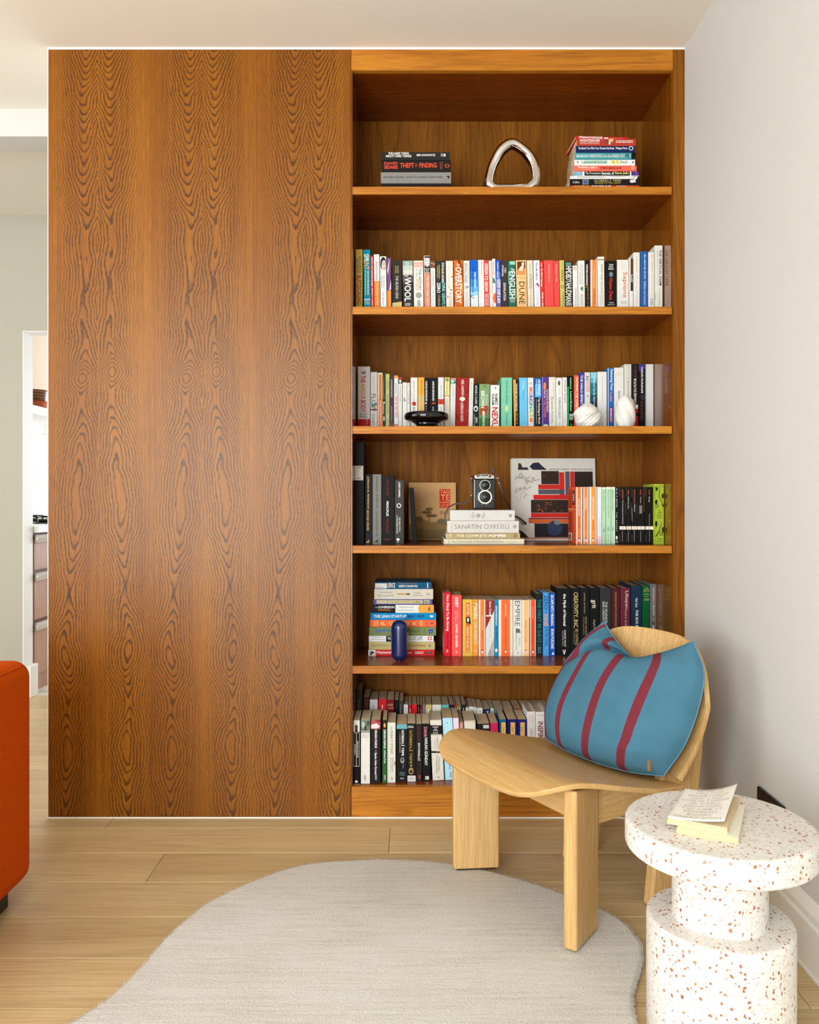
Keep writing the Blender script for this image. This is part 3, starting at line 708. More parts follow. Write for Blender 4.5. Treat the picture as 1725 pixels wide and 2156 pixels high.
r.b('cream book with grey title and small crest', 930, 1062, 395, (216, 209, 199), [('t', 'ENGLAND', 946, 455, 998, 868, (110, 106, 100)), ('t', 'A SHORT HISTORY OF', 1010, 460, 1030, 840, (160, 154, 146)), ('o', 985, 965, 26, INK), ('o', 1016, 955, 22, INK), ('t', 'SIMON JENKINS', 965, 1060, 1010, 1440, (206, 180, 146))])
r.b('blue book fading to a white foot', 1074, 1236, 380, (22, 92, 190), [('r', 1060, 620, 1250, 800, (30, 112, 208)), ('r', 1060, 800, 1250, 950, (54, 140, 220)), ('r', 1060, 950, 1250, 1060, (96, 170, 226)), ('r', 1060, 1060, 1250, 1140, (150, 200, 230)), ('p', [(1060, 1180), (1120, 1150), (1250, 1130), (1250, 1560), (1060, 1560)], (212, 216, 216)), ('p', [(1090, 1200), (1130, 1180), (1170, 1200), (1110, 1196)], INK), ('t', 'RORY STEWART', 1152, 650, 1190, 975, WH, 1), ('t', 'THE PLACES IN BETWEEN', 1108, 545, 1142, 1090, (20, 44, 120))], lean=0.016)
r.b('plain pale grey book', 1244, 1368, 380, (222, 220, 216), [('t', 'Milan Kundera', 1300, 415, 1326, 692, (90, 86, 84)), ('l', 'v', 1250, 415, 1276, 1060, (190, 186, 182))], lean=0.02)
r.b('red book with bold white title', 1372, 1472, 385, (228, 66, 52), [('t', 'DESIGN TO GROW', 1380, 460, 1448, 1060, WH, 1), ('t', 'DAVID BUTLER', 1434, 1100, 1462, 1360, WH, 1), ('t', 'LINDA TISCHLER', 1390, 1110, 1418, 1366, WH, 1)], lean=0.028)
r.b('slim white book with faint lettering', 1476, 1545, 395, (222, 218, 210), [('l', 'v', 1488, 440, 1530, 1200, (214, 188, 170), 2)], lean=0.026)
r.b('thin white book with green and orange shapes', 1548, 1616, 355, (226, 222, 214), [('p', [(1550, 640), (1604, 655), (1590, 700), (1550, 690)], (214, 170, 150)), ('p', [(1552, 745), (1590, 790), (1606, 880), (1552, 870)], (64, 120, 92)), ('c', 1604, 1195, 44, (226, 104, 62), 112), ('l', 'v', 1558, 420, 1585, 640, (150, 150, 150))], lean=0.022)
r.b('book fading from blue to violet', 1622, 1722, 380, (40, 74, 172), [('r', 1600, 640, 1740, 800, (76, 108, 188)), ('r', 1600, 800, 1740, 960, (134, 148, 200)), ('r', 1600, 960, 1740, 1180, (126, 124, 182)), ('r', 1600, 1180, 1740, 1560, (98, 92, 156)), ('t', 'RAMITA NAVAI', 1644, 430, 1672, 760, WH, 1), ('t', 'CITY OF LIES', 1648, 790, 1708, 1305, WH, 1)], lean=0.024)
r = Rw.crop(1040, 510, 10.147, 0.026); r.vis = 1368
r.b('dark plum-grey book', 160, 300, 400, (60, 53, 56), [('t', 'TED', 225, 540, 262, 662, (214, 208, 204), 1), ('t', 'CHIANG', 170, 490, 212, 725, (214, 208, 204), 1), ('t', 'EXHALATION', 205, 872, 258, 1246, (222, 216, 206), 1)])
r.b('dark green book with white capitals', 306, 466, 405, (44, 104, 82), [('r', 340, 408, 470, 480, (140, 200, 178)), ('p', [(300, 640), (330, 620), (330, 900), (300, 880)], (90, 160, 130)), ('p', [(440, 1000), (470, 980), (470, 1200), (450, 1190)], (96, 170, 140)), ('h', 'The', 360, 560, 440, 612, WH, 1), ('t', 'ENGLISH', 332, 625, 456, 1205, WH, 1), ('h', 'KATE', 350, 1222, 458, 1252, WH), ('h', 'FOX', 362, 1262, 448, 1290, WH)])
r.b('tan book with desert picture', 482, 706, 388, (232, 188, 128), [('r', 500, 415, 672, 700, (92, 56, 34)), ('p', [(505, 610), (560, 530), (600, 490), (660, 560), (672, 620), (672, 700), (505, 700)], (224, 140, 80)), ('p', [(520, 600), (600, 500), (590, 440), (650, 430), (640, 520), (600, 620)], (236, 206, 178)), ('l', 'h', 520, 742, 680, 785, (214, 150, 96), 2), ('t', 'DUNE', 540, 845, 656, 1325, (66, 46, 30)), ('l', 'v', 678, 830, 692, 1330, (150, 110, 70))])
r.b('cream book with grey title', 718, 844, 388, (218, 205, 182), [('t', 'MARGARET', 762, 445, 786, 665, GREY), ('t', 'ATWOOD', 758, 682, 816, 1000, (104, 98, 90)), ('t', "The Handmaid's Tale", 780, 1020, 806, 1400, (160, 146, 122))])
r.b('white book with small crossed figure', 858, 990, 388, (226, 226, 228), [('t', 'WILLIAM GIBSON', 896, 425, 936, 808, (86, 88, 90), 1), ('p', [(875, 915), (915, 900), (920, 840), (938, 890), (975, 930), (965, 965), (930, 920)], (72, 66, 62)), ('c', 940, 900, 16, (200, 80, 50)), ('t', 'NEUROMANCER', 912, 985, 955, 1352, (206, 180, 190))])
r.b('thin red book with white script', 996, 1068, 405, (212, 54, 48), [('t', 'To Sell is Human', 1010, 560, 1046, 950, WH, 1), ('r', 1012, 455, 1024, 530, WH), ('t', 'DANIEL H. PINK', 1026, 1070, 1060, 1400, WH, 1)])
r.b('thick plain coral book', 1078, 1280, 388, (244, 78, 72), [('t', 'JOSEPH HELLER   CATCH-22', 1162, 460, 1192, 865, (252, 210, 200))], lean=0.022)
r.b('slimmer plain coral book', 1286, 1402, 400, (244, 76, 70), [('t', 'JOHN WILLIAMS   STONER', 1322, 475, 1350, 845, (252, 210, 200))], lean=0.022)
r.b('olive yellow book with small ring', 1412, 1514, 388, (196, 186, 100), [('t', 'ISAAC', 1452, 430, 1474, 550, (110, 104, 60)), ('t', 'ASIMOV', 1440, 580, 1490, 835, (60, 58, 40)), ('o', 1468, 952, 36, (70, 66, 44)), ('t', 'FOUNDATION', 1466, 1065, 1500, 1420, (90, 86, 56))], lean=0.022)
r.b('black book with white hand-drawn letters', 1522, 1690, 410, (26, 24, 23), [('r', 1530, 430, 1655, 500, (90, 130, 116)), ('t', 'HMDBDYAHUDMAN', 1534, 510, 1664, 1290, OFF, 1), ('l', 'h', 1545, 1300, 1668, 1366, OFF, 3)], lean=0.014)
r = Rw.crop(1195, 500, 7.841, 0.01); r.vis = 1130
r.b('short white book with red ring', 88, 170, 465, (226, 222, 214), [('o', 122, 512, 22, (204, 84, 60), 28), ('l', 'v', 128, 830, 152, 1130, (150, 144, 136))], lean=0.014)
r.b('white book with green leaf', 176, 289, 383, (220, 217, 210), [('p', [(215, 845), (240, 805), (260, 830), (252, 888), (230, 870)], (70, 130, 60)), ('l', 'v', 195, 450, 260, 780, (186, 182, 176), 2), ('l', 'v', 215, 935, 262, 1115, (176, 172, 166), 2)])
r.b('black book with white and gold lettering', 293, 374, 375, (32, 29, 27), [('t', 'STEPHEN HAWKING', 308, 445, 338, 790, WH, 1), ('t', 'A BRIEF HISTORY OF TIME', 326, 775, 348, 1180, (180, 160, 90)), ('c', 310, 820, 10, (200, 120, 50))])
r.b('orange book with white borders', 378, 496, 370, (228, 218, 204), [('r', 372, 360, 386, 1300, (204, 56, 40)), ('r', 408, 360, 479, 1300, (238, 130, 62)), ('t', 'CARLO ROVELLI', 428, 520, 450, 835, (250, 214, 180)), ('t', 'THE ORDER OF TIME', 432, 850, 454, 1105, (110, 50, 30))])
r.b('cream book with dark line near top', 502, 613, 318, (222, 217, 206), [('r', 496, 362, 620, 374, (70, 60, 50)), ('t', 'DAVID AND GOLIATH', 552, 445, 586, 930, (120, 114, 106)), ('t', 'MALCOLM', 572, 955, 592, 1105, (160, 154, 146)), ('t', 'GLADWELL', 540, 955, 560, 1105, (160, 154, 146))])
r.b('thick black book with red title', 625, 811, 388, (30, 27, 26), [('h', 'Yuval', 684, 436, 756, 464, WH, 1), ('h', 'Noah', 686, 472, 752, 498, WH, 1), ('h', 'Harari', 676, 506, 762, 534, WH, 1), ('c', 721, 612, 31, (112, 124, 128), 44), ('t', 'Homo Deus', 692, 680, 750, 1035, (214, 60, 42), 1), ('h', 'A Brief', 688, 1066, 764, 1090, WH), ('h', 'History of', 668, 1100, 778, 1126, WH)], lean=0.002)
r.b('thick off-white book with orange title', 822, 1016, 370, (222, 218, 208), [('h', 'Yuval', 894, 418, 956, 440, (190, 184, 174)), ('h', 'Noah', 894, 455, 956, 477, (190, 184, 174)), ('h', 'Harari', 888, 492, 964, 514, (190, 184, 174)), ('t', 'Sapiens', 902, 570, 988, 990, (206, 92, 52)), ('l', 'h', 885, 1048, 985, 1096, (176, 170, 160), 2)], lean=0.002)
r.b('slim white book with dark brown panel', 1024, 1086, 340, (226, 222, 214), [('r', 1044, 345, 1082, 600, (88, 52, 34)), ('r', 1044, 600, 1082, 885, (52, 40, 30)), ('t', 'ReGO', 1052, 615, 1076, 742, WH, 1)], lean=0)
r.b('tall cream book with faint lettering', 1092, 1197, 248, (224, 219, 207), [('l', 'v', 1130, 300, 1162, 590, (216, 182, 150)), ('l', 'v', 1135, 620, 1158, 1110, (196, 190, 178))], lean=0)
r.b('tall royal blue book', 1206, 1331, 230, (44, 94, 160), [('t', 'the start-up of you', 1262, 275, 1296, 685, WH, 1), ('t', 'Hoffman and Casnocha', 1264, 720, 1296, 1115, (226, 232, 240))], hard=True, lean=0)
r.b('tall white book with tan lettering', 1337, 1436, 243, (226, 222, 212), [('t', 'BILL WALSH', 1386, 290, 1410, 560, (206, 132, 96)), ('t', 'THE SCORE TAKES CARE OF ITSELF', 1388, 575, 1404, 1000, (206, 176, 130)), ('l', 'v', 1370, 1010, 1415, 1120, GREY, 2)], lean=0)
r.b('tallest white book', 1444, 1574, 133, (222, 222, 212), [('t', 'THE VERTICAL FARM', 1516, 205, 1556, 795, (46, 52, 50), 1), ('t', 'Feeding the World in the 21st Century', 1482, 205, 1500, 790, (130, 132, 126)), ('t', 'Dr. Dickson Despommier', 1508, 840, 1530, 1110, (110, 112, 106)), ('c', 1450, 980, 10, (180, 200, 120), 70)], lean=0)

# ---- third shelf
Rw = Row(2.91, zr[2], 'on third shelf', 'books standing on the third shelf')
r = Rw.crop(735, 750, 7.841, 0.0); r.vis = 1145
r.b('thick pale grey book with red foot', 143, 349, 172, (204, 197, 190), [('p', [(205, 240), (240, 262), (280, 232), (270, 296), (215, 296)], (120, 112, 106)), ('t', 'THE', 196, 318, 276, 440, (176, 42, 30), 1), ('t', '4-HOUR', 196, 460, 276, 715, (206, 118, 46), 1), ('t', 'BODY', 196, 730, 276, 925, (186, 52, 30), 1), ('h', 'TIMOTHY', 176, 942, 297, 974, INK), ('h', 'FERRISS', 178, 985, 297, 1016, INK), ('r', 140, 1040, 352, 1300, (176, 30, 34)), ('l', 'v', 285, 1040, 312, 1145, (220, 120, 110))])
r.b('white book with large grey letters and plum stripe', 356, 466, 262, (214, 210, 204), [('l', 'v', 400, 335, 420, 600, (180, 176, 170)), ('t', 'FLOW', 370, 620, 442, 920, (120, 116, 114), 1), ('p', [(370, 800), (466, 770), (466, 800), (380, 840)], (84, 120, 140)), ('p', [(400, 830), (466, 815), (440, 850)], (206, 160, 60)), ('r', 356, 872, 466, 894, (120, 60, 90)), ('l', 'v', 385, 950, 430, 1145, (150, 140, 136), 2)])
r.b('white book with orange stripe', 472, 556, 275, (226, 218, 204), [('r', 490, 300, 544, 700, (230, 150, 70)), ('r', 490, 700, 544, 1300, (226, 112, 46)), ('t', 'THE ART OF LEARNING', 502, 320, 532, 720, (150, 80, 30)), ('l', 'v', 505, 740, 530, 1140, (250, 200, 150))])
r.b('thin dark green book with white squiggle', 562, 601, 275, (48, 58, 40), [('p', [(568, 290), (576, 420), (570, 560), (580, 700), (574, 720), (564, 560), (570, 420)], (150, 180, 120)), ('c', 582, 768, 10, WH, 16), ('l', 'v', 564, 760, 580, 960, WH), ('c', 578, 1030, 12, (206, 210, 190), 44)])
r.b('olive book with dark lettering', 604, 669, 292, (188, 182, 118), [('r', 600, 286, 672, 370, (196, 186, 90)), ('t', 'ROLLO MAY', 626, 420, 648, 555, (76, 72, 40)), ('t', "MAN'S SEARCH FOR HIMSELF", 626, 635, 648, 965, (70, 66, 40)), ('l', 'v', 628, 1030, 644, 1110, GREY)])
r.b('dark purple-grey book', 673, 741, 300, (68, 58, 66), [('t', 'AWARENESS', 690, 385, 718, 680, (214, 208, 206)), ('t', 'ANTHONY DE MELLO', 692, 815, 714, 1085, (180, 172, 170)), ('r', 673, 1110, 741, 1140, (140, 80, 70))])
r.b('white book with orange head and red title', 744, 813, 320, (222, 218, 212), [('r', 740, 316, 818, 366, (238, 150, 66)), ('t', 'KRISHNAMURTI', 766, 445, 790, 625, (90, 96, 130)), ('t', 'THINK ON THESE THINGS', 766, 655, 800, 1010, (200, 62, 34), 1), ('r', 750, 1126, 806, 1145, (206, 60, 40))])
r.b('white book with red and black head', 816, 880, 352, (220, 216, 208), [('r', 810, 346, 886, 382, (200, 48, 40)), ('r', 810, 382, 886, 452, (60, 56, 54)), ('c', 846, 416, 18, (226, 222, 214), 26), ('l', 'v', 838, 480, 858, 760, (170, 164, 158))])
r.b('short white book with small sketch', 885, 957, 433, (224, 219, 210), [('p', [(905, 690), (918, 684), (924, 730), (948, 735), (910, 745)], (90, 84, 80)), ('l', 'v', 908, 480, 924, 640, (200, 190, 170))])
r.b('thin short white book', 960, 1008, 440, (224, 218, 208), [('o', 985, 484, 12, (206, 120, 100), 22), ('t', 'CAMUS', 972, 570, 1000, 790, (186, 150, 110)), ('l', 'v', 976, 1050, 1000, 1110, INK)])
r.b('white book with red disc', 1018, 1133, 353, (224, 221, 214), [('t', 'HARUKI MURAKAMI', 1056, 420, 1086, 735, (150, 146, 140)), ('c', 1075, 786, 36, (196, 66, 50)), ('o', 1075, 786, 22, (150, 40, 32)), ('l', 'v', 1050, 840, 1095, 905, GREY, 2)])
r.b('orange-yellow book', 1140, 1246, 350, (234, 166, 64), [('r', 1134, 640, 1250, 1300, (218, 182, 112)), ('t', 'Kazuo Ishiguro', 1182, 400, 1218, 660, (130, 80, 30)), ('t', 'Never Let Me Go', 1186, 672, 1218, 960, (170, 130, 80))])
r.b('narrower black book with red and white disc', 1249, 1319, 358, (30, 28, 27), [('t', 'HARUKI MURAKAMI', 1262, 415, 1294, 740, WH, 1), ('c', 1275, 775, 18, WH), ('c', 1282, 775, 12, (190, 50, 40)), ('l', 'v', 1266, 810, 1284, 905, (160, 156, 150))])
r.b('wider black book with red half disc', 1325, 1466, 358, (30, 29, 29), [('t', 'HARUKI MURAKAMI', 1376, 415, 1410, 735, WH, 1), ('c', 1397, 786, 27, (206, 60, 50)), ('r', 1372, 790, 1420, 816, (30, 29, 29)), ('l', 'v', 1380, 835, 1402, 905, WH)])
r.b('white book with red block', 1471, 1567, 350, (222, 219, 214), [('r', 1464, 708, 1572, 796, (208, 68, 52)), ('r', 1512, 738, 1526, 768, (110, 30, 26)), ('l', 'v', 1514, 480, 1530, 680, (150, 146, 140)), ('l', 'v', 1514, 830, 1530, 920, (140, 136, 130)), ('l', 'v', 1510, 1060, 1530, 1140, GREY)])
r.b('pale yellow and white book with black ring', 1579, 1663, 352, (226, 218, 196), [('r', 1572, 346, 1668, 640, (226, 216, 140)), ('o', 1620, 392, 30, BLK), ('c', 1620, 392, 12, BLK), ('t', 'MASTERWORKS', 1608, 440, 1628, 632, (110, 104, 70)), ('r', 1572, 646, 1668, 664, (214, 160, 70)), ('t', 'ARTHUR C. CLARKE', 1616, 700, 1640, 1080, (206, 140, 80)), ('l', 'v', 1590, 700, 1606, 900, GREY)])
r = Rw.crop(940, 770, 9.079, -0.022); r.vis = 1150
r.b('white book with pink and green head', 70, 178, 238, (220, 216, 208), [('r', 60, 230, 200, 266, (214, 140, 136)), ('r', 60, 266, 200, 346, (120, 160, 146)), ('c', 120, 300, 24, (206, 220, 210)), ('c', 160, 320, 18, (60, 100, 90)), ('l', 'v', 122, 380, 140, 590, (170, 164, 156)), ('l', 'v', 110, 1100, 124, 1140, GREY)], lean=-0.018)
r.b('dark red book with cream lettering and white tree', 186, 426, 232, (158, 40, 36), [('p', [(200, 300), (280, 420), (275, 440), (200, 330)], (126, 30, 28)), ('p', [(340, 400), (430, 520), (430, 560)], (126, 30, 28)), ('p', [(190, 900), (280, 1080), (180, 1000)], (130, 30, 28)), ('p', [(350, 900), (420, 820), (420, 880)], (180, 60, 50)), ('t', 'NEIL GAIMAN', 288, 270, 338, 572, (232, 214, 196), 1), ('c', 306, 636, 52, (230, 220, 208), 42), ('r', 300, 660, 318, 692, (230, 220, 208)), ('t', 'AMERICAN GODS', 272, 705, 326, 1065, (232, 214, 196), 1)])
r.b('cream book with faint lettering', 432, 515, 240, (220, 214, 202), [('l', 'v', 470, 310, 488, 660, (170, 160, 146)), ('l', 'v', 455, 1100, 466, 1140, GREY)])
r.b('short black book with staring eye', 523, 617, 350, (34, 34, 36), [('t', 'ARTHUR C. CLARKE', 550, 375, 590, 735, (196, 212, 222), 1), ('c', 565, 822, 42, (206, 208, 206), 58), ('c', 562, 830, 22, (52, 72, 100), 30), ('c', 562, 830, 10, BLK, 14), ('t', '2001', 556, 985, 596, 1095, (220, 222, 220), 1), ('t', 'A SPACE ODYSSEY', 522, 915, 546, 1180, (180, 184, 186))])
r.b('green book with white outlined letters and red figure', 624, 826, 352, (128, 158, 108), [('r', 600, 780, 850, 1000, (100, 136, 84)), ('r', 600, 1000, 850, 1400, (66, 108, 58)), ('o', 735, 398, 20, (60, 70, 50)), ('p', [(730, 760), (790, 770), (800, 850), (760, 900), (770, 950), (700, 960), (650, 940), (640, 830)], (170, 70, 44)), ('p', [(690, 870), (720, 860), (740, 940), (690, 950)], (226, 206, 170)), ('t', 'DAN', 745, 560, 796, 750, (220, 226, 204)), ('t', 'BROWN', 662, 485, 736, 810, (232, 236, 222), 1), ('t', 'INFERNO', 690, 880, 736, 1200, (226, 228, 210), 1)])
r.b('white book with large red title', 840, 1016, 370, (228, 225, 219), [('p', [(930, 410), (950, 420), (948, 450), (934, 445)], BLK), ('t', 'RAMEZ', 930, 540, 985, 750, (64, 60, 58), 1), ('t', 'NAAM', 870, 540, 915, 752, (64, 60, 58), 1), ('t', 'NEXUS', 870, 795, 985, 1255, (196, 36, 30), 1)], lean=-0.01)
r.b('thick mint green book', 1048, 1262, 228, (126, 198, 164), [('t', 'THE SOCIAL ANIMAL', 1138, 275, 1174, 735, (44, 82, 70)), ('c', 1155, 820, 34, (196, 210, 150), 60), ('t', 'DAVID BROOKS', 1142, 905, 1170, 1130, (50, 88, 76))], hard=True, lean=0)
r.b('thin black and orange book', 1284, 1388, 265, (40, 32, 26), [('r', 1270, 258, 1328, 1400, (226, 160, 72)), ('t', 'THE RICHEST MAN IN BABYLON', 1328, 340, 1360, 870, (236, 232, 222), 1), ('t', 'GEORGE S. CLASON', 1334, 900, 1364, 1060, (196, 160, 90)), ('c', 1356, 1100, 12, GOLD)], lean=0.022)
r.b('sky blue book', 1398, 1556, 230, (108, 188, 222), [('t', 'Marcus Aurelius', 1458, 290, 1488, 455, (236, 246, 250)), ('t', 'Meditations', 1464, 470, 1488, 640, (84, 140, 164)), ('b', 1490, 1130, 40)], lean=0.012)
r.b('cream book with rainbow title', 1562, 1672, 230, (226, 218, 208), [('l', 'h', 1580, 320, 1642, 360, (160, 150, 144), 2), ('r', 1588, 410, 1646, 500, (236, 128, 110)), ('t', 'O', 1580, 505, 1650, 565, (150, 70, 130), 1), ('t', 'RI', 1582, 572, 1652, 650, (92, 70, 150), 1), ('t', 'GI', 1584, 652, 1652, 735, (50, 96, 160), 1), ('t', 'N', 1586, 742, 1654, 812, (40, 140, 120), 1), ('t', 'AL', 1590, 820, 1658, 915, (120, 170, 60), 1), ('t', 'S', 1594, 922, 1660, 990, (190, 180, 50), 1), ('r', 1596, 1000, 1652, 1076, (236, 130, 60))], lean=0.01)
r = Rw.crop(1080, 770, 9.079, 0.008); r.vis = 1150
r.b('blue and black book', 412, 545, 235, (28, 98, 178), [('r', 424, 360, 538, 606, (76, 166, 220)), ('t', 'CAROL J. LOOMIS', 438, 262, 462, 570, WH, 1), ('l', 'v', 478, 265, 532, 570, (226, 240, 248), 3), ('r', 426, 610, 552, 1400, (28, 26, 26)), ('t', 'Tap Dancing to Work', 476, 615, 524, 1120, WH, 1), ('l', 'v', 444, 640, 466, 1120, (190, 160, 120))], lean=0.01)
r.b('purple book with orange blob', 552, 690, 215, (86, 58, 130), [('r', 548, 210, 584, 1400, (122, 100, 170)), ('c', 612, 395, 24, (236, 140, 66), 80), ('t', 'RICHARD FEYNMAN', 646, 455, 680, 890, (226, 190, 150), 1), ('t', 'THE THINGS', 596, 640, 636, 990, (222, 110, 110), 1), ('t', 'Don\'t You', 596, 480, 634, 620, (240, 220, 210), 1), ('c', 630, 1150, 50, (222, 216, 190), 30)], lean=0.006)
r.b('off-white book with tan script', 693, 824, 220, (222, 216, 204), [('l', 'h', 712, 250, 800, 268, (190, 182, 170)), ('t', 'Autobiography', 768, 300, 806, 620, (206, 168, 130)), ('t', 'Benjamin Franklin', 724, 600, 774, 1095, (116, 110, 104))])
r.b('white book with green oval', 829, 950, 230, (226, 223, 216), [('c', 885, 335, 22, (70, 96, 70), 46), ('l', 'v', 884, 400, 902, 560, (180, 174, 166)), ('t', 'SUPERINTELLIGENCE', 872, 600, 914, 1015, (84, 80, 76)), ('l', 'v', 890, 1080, 904, 1140, GREY)])
r.b('white book with grey lettering', 955, 1040, 225, (226, 222, 216), [('t', 'Insanely Simple', 974, 282, 1024, 715, (104, 100, 98)), ('t', 'Ken Segall', 980, 945, 1002, 1080, (150, 146, 140))])
r.b('black book with green edge and lettering', 1045, 1168, 198, (24, 24, 23), [('r', 1042, 405, 1070, 1400, (60, 176, 84)), ('t', 'Subliminal', 1092, 230, 1126, 445, (110, 226, 140), 1), ('t', 'Leonard Mlodinow', 1094, 490, 1130, 870, (170, 232, 184), 1), ('l', 'v', 1080, 920, 1155, 1040, OFF, 3), ('o', 1118, 1130, 20, (60, 190, 90))], lean=0.006)
r.b('orange-red book', 1172, 1266, 183, (232, 96, 58), [('t', 'CROSSING THE CHASM', 1208, 215, 1252, 830, (250, 226, 212), 1), ('l', 'v', 1180, 500, 1198, 800, (244, 170, 140))], lean=0.006)
r.b('indigo book', 1276, 1370, 133, (62, 66, 142), [('t', 'THE HALO EFFECT', 1296, 180, 1340, 780, WH, 1)], lean=0)
r.b('pale grey book with black and red title', 1373, 1482, 128, (212, 209, 204), [('t', 'RE', 1396, 200, 1450, 290, (46, 44, 44)), ('t', 'WORK', 1396, 295, 1466, 510, (214, 112, 92)), ('p', [(1410, 560), (1440, 580), (1438, 606), (1424, 590)], INK)], lean=0)
r.b('book fading from pale teal to navy', 1489, 1609, 125, (40, 116, 132), [('r', 1480, 118, 1620, 240, (140, 202, 208)), ('r', 1480, 240, 1620, 330, (92, 172, 184)), ('r', 1480, 560, 1620, 700, (34, 76, 92)), ('r', 1480, 700, 1620, 1400, (26, 46, 60)), ('t', 'Wherever You Go, There You Are', 1536, 230, 1572, 860, (226, 238, 238), 1)], lean=0)
r = Rw.crop(1195, 750, 7.841, 0.0); r.vis = 1145
r.b('plain white book between the twisted vases', 496, 652, 258, (226, 223, 217), [('l', 'v', 575, 330, 592, 780, (186, 182, 176)), ('l', 'v', 578, 1080, 592, 1140, GREY)])
r.b('blue book with red block', 664, 766, 195, (40, 106, 176), [('r', 656, 190, 680, 1300, (214, 212, 206)), ('t', 'Fathering Your', 700, 215, 752, 570, WH, 1), ('t', 'Toddler', 702, 580, 738, 760, (226, 150, 160), 1), ('r', 700, 845, 742, 1092, (196, 84, 110)), ('l', 'v', 708, 860, 734, 1075, (240, 214, 214)), ('r', 700, 842, 742, 852, BLK)], hard=True)
r.b('thick white book behind the taller vase', 772, 932, 190, (226, 223, 215), [('h', 'Walter', 812, 268, 888, 282, (190, 184, 176)), ('h', 'Isaacson', 800, 292, 908, 312, (190, 184, 176)), ('t', 'Steve Jobs', 826, 575, 876, 900, (46, 44, 44))])
r.b('tall cream book with upward lettering', 940, 1057, 133, (218, 213, 200), [('c', 992, 158, 6, INK), ('c', 1018, 158, 6, INK), ('u', "L'ARABE DU FUTUR 2", 992, 350, 1022, 1000, (120, 114, 106)), ('u', 'Riad Sattouf', 1000, 180, 1018, 330, (196, 150, 130))])
r.b('tall black book with red foot', 1062, 1168, 130, (38, 35, 32), [('r', 1060, 800, 1170, 868, (226, 220, 208)), ('r', 1060, 872, 1170, 936, (206, 44, 36)), ('r', 1060, 990, 1170, 1300, (206, 40, 34)), ('u', "L'ARABE DU FUTUR", 1096, 365, 1138, 780, (228, 222, 206), 1), ('u', 'Riad Sattouf', 1112, 200, 1130, 345, (196, 70, 50)), ('c', 1122, 176, 8, (90, 140, 90))])
r.b('tall black book with purple head', 1176, 1287, 133, (30, 25, 30), [('p', [(1176, 128), (1287, 128), (1287, 190), (1230, 250), (1176, 245)], (72, 56, 130)), ('t', 'HARUKI MURAKAMI', 1216, 180, 1250, 610, WH, 1), ('c', 1240, 680, 36, (60, 54, 58), 50), ('l', 'v', 1205, 740, 1255, 1070, (110, 60, 50), 2)])
r.b('tall plain white book at the end', 1294, 1426, 133, (218, 216, 212), [('r', 1290, 130, 1310, 1300, (196, 194, 190))], hard=True)

# ---- fourth shelf
Rw = Row(2.80, zr[3], 'on fourth shelf', 'books standing on the fourth shelf')
r = Rw.crop(735, 920, 7.1875, 0.0); r.vis = None
r.b('very tall black book with white label', 78, 230, 85, (26, 23, 22), [('r', 86, 438, 217, 657, (196, 190, 180)), ('l', 'h', 120, 455, 186, 478, INK, 2), ('l', 'h', 124, 615, 182, 638, INK, 2)], hard=True, d=0.2)
r.b('black book with gold lettering', 244, 356, 568, (33, 31, 29), [('t', 'JORDAN B. PETERSON', 270, 600, 305, 1090, (206, 160, 112), 1), ('t', 'BEYOND ORDER', 270, 1112, 302, 1420, (206, 160, 112), 1), ('r', 260, 1585, 272, 1605, (206, 160, 112)), ('r', 276, 1572, 288, 1605, (206, 160, 112)), ('r', 292, 1555, 305, 1605, (206, 160, 112))], hard=True)
r.b('grey book with dark lettering', 357, 492, 566, (122, 118, 112), [('t', 'JORDAN B. PETERSON   12 RULES FOR LIFE', 402, 602, 434, 1510, (48, 46, 44)), ('r', 398, 1575, 410, 1592, BLK), ('r', 413, 1565, 424, 1592, BLK), ('r', 427, 1552, 438, 1592, BLK)], hard=True)
r.b('wide black book with red and white lettering', 497, 688, 588, (30, 27, 26), [('t', 'LIFE & WORK', 572, 640, 598, 890, (140, 46, 34)), ('t', 'PRINCIPLES', 566, 975, 600, 1200, WH, 1), ('t', 'RAY DALIO', 566, 1240, 597, 1455, (150, 50, 36)), ('l', 'h', 540, 1535, 620, 1565, (110, 50, 40), 2)], hard=True)
r.b('charcoal book with white ring', 692, 834, 650, (64, 60, 57), [('t', 'JOSEPH CAMPBELL', 742, 685, 776, 920, WH, 1), ('o', 755, 1040, 34, WH), ('t', 'THE HERO WITH', 756, 1215, 778, 1430, WH), ('t', 'A THOUSAND FACES', 718, 1190, 742, 1460, WH), ('c', 743, 1552, 24, OFF, 20), ('r', 738, 1570, 748, 1600, OFF)], hard=True)
r.b('thin black book leaning to the left', 935, 1010, 770, (22, 22, 24), [], hard=True, lean=0.072)
S = Stack(2.77, zr[3], 'stack under old camera', 'books lying on the fourth shelf', 920, 940, 5.948)
S.b('pale grey linen book with dark mark', 165, 977, 797, 931, (196, 193, 186), [('u', 'The', 428, 862, 440, 888, INK), ('u', 'Creative', 447, 822, 460, 908, INK), ('u', 'Act', 472, 856, 484, 884, INK), ('o', 521, 866, 21, INK), ('c', 521, 866, 4, INK), ('u', 'Rick', 564, 862, 576, 892, INK), ('u', 'Rubin', 584, 834, 597, 892, INK), ('r', 905, 853, 936, 861, BLK), ('r', 905, 871, 936, 879, BLK)], True, 0.16)
S.b('thick speckled pale grey book', 130, 1027, 932, 1083, (198, 193, 184), [('u', 'GOMBRICH', 180, 950, 198, 1066, (206, 140, 110)), ('h', 'SANATIN ÖYKÜSÜ', 220, 962, 906, 1034, (142, 136, 128)), ('o', 976, 1004, 21, GREY), ('p', [(966, 1004), (976, 994), (986, 1004), (976, 1014)], GREY)], True, 0.19)
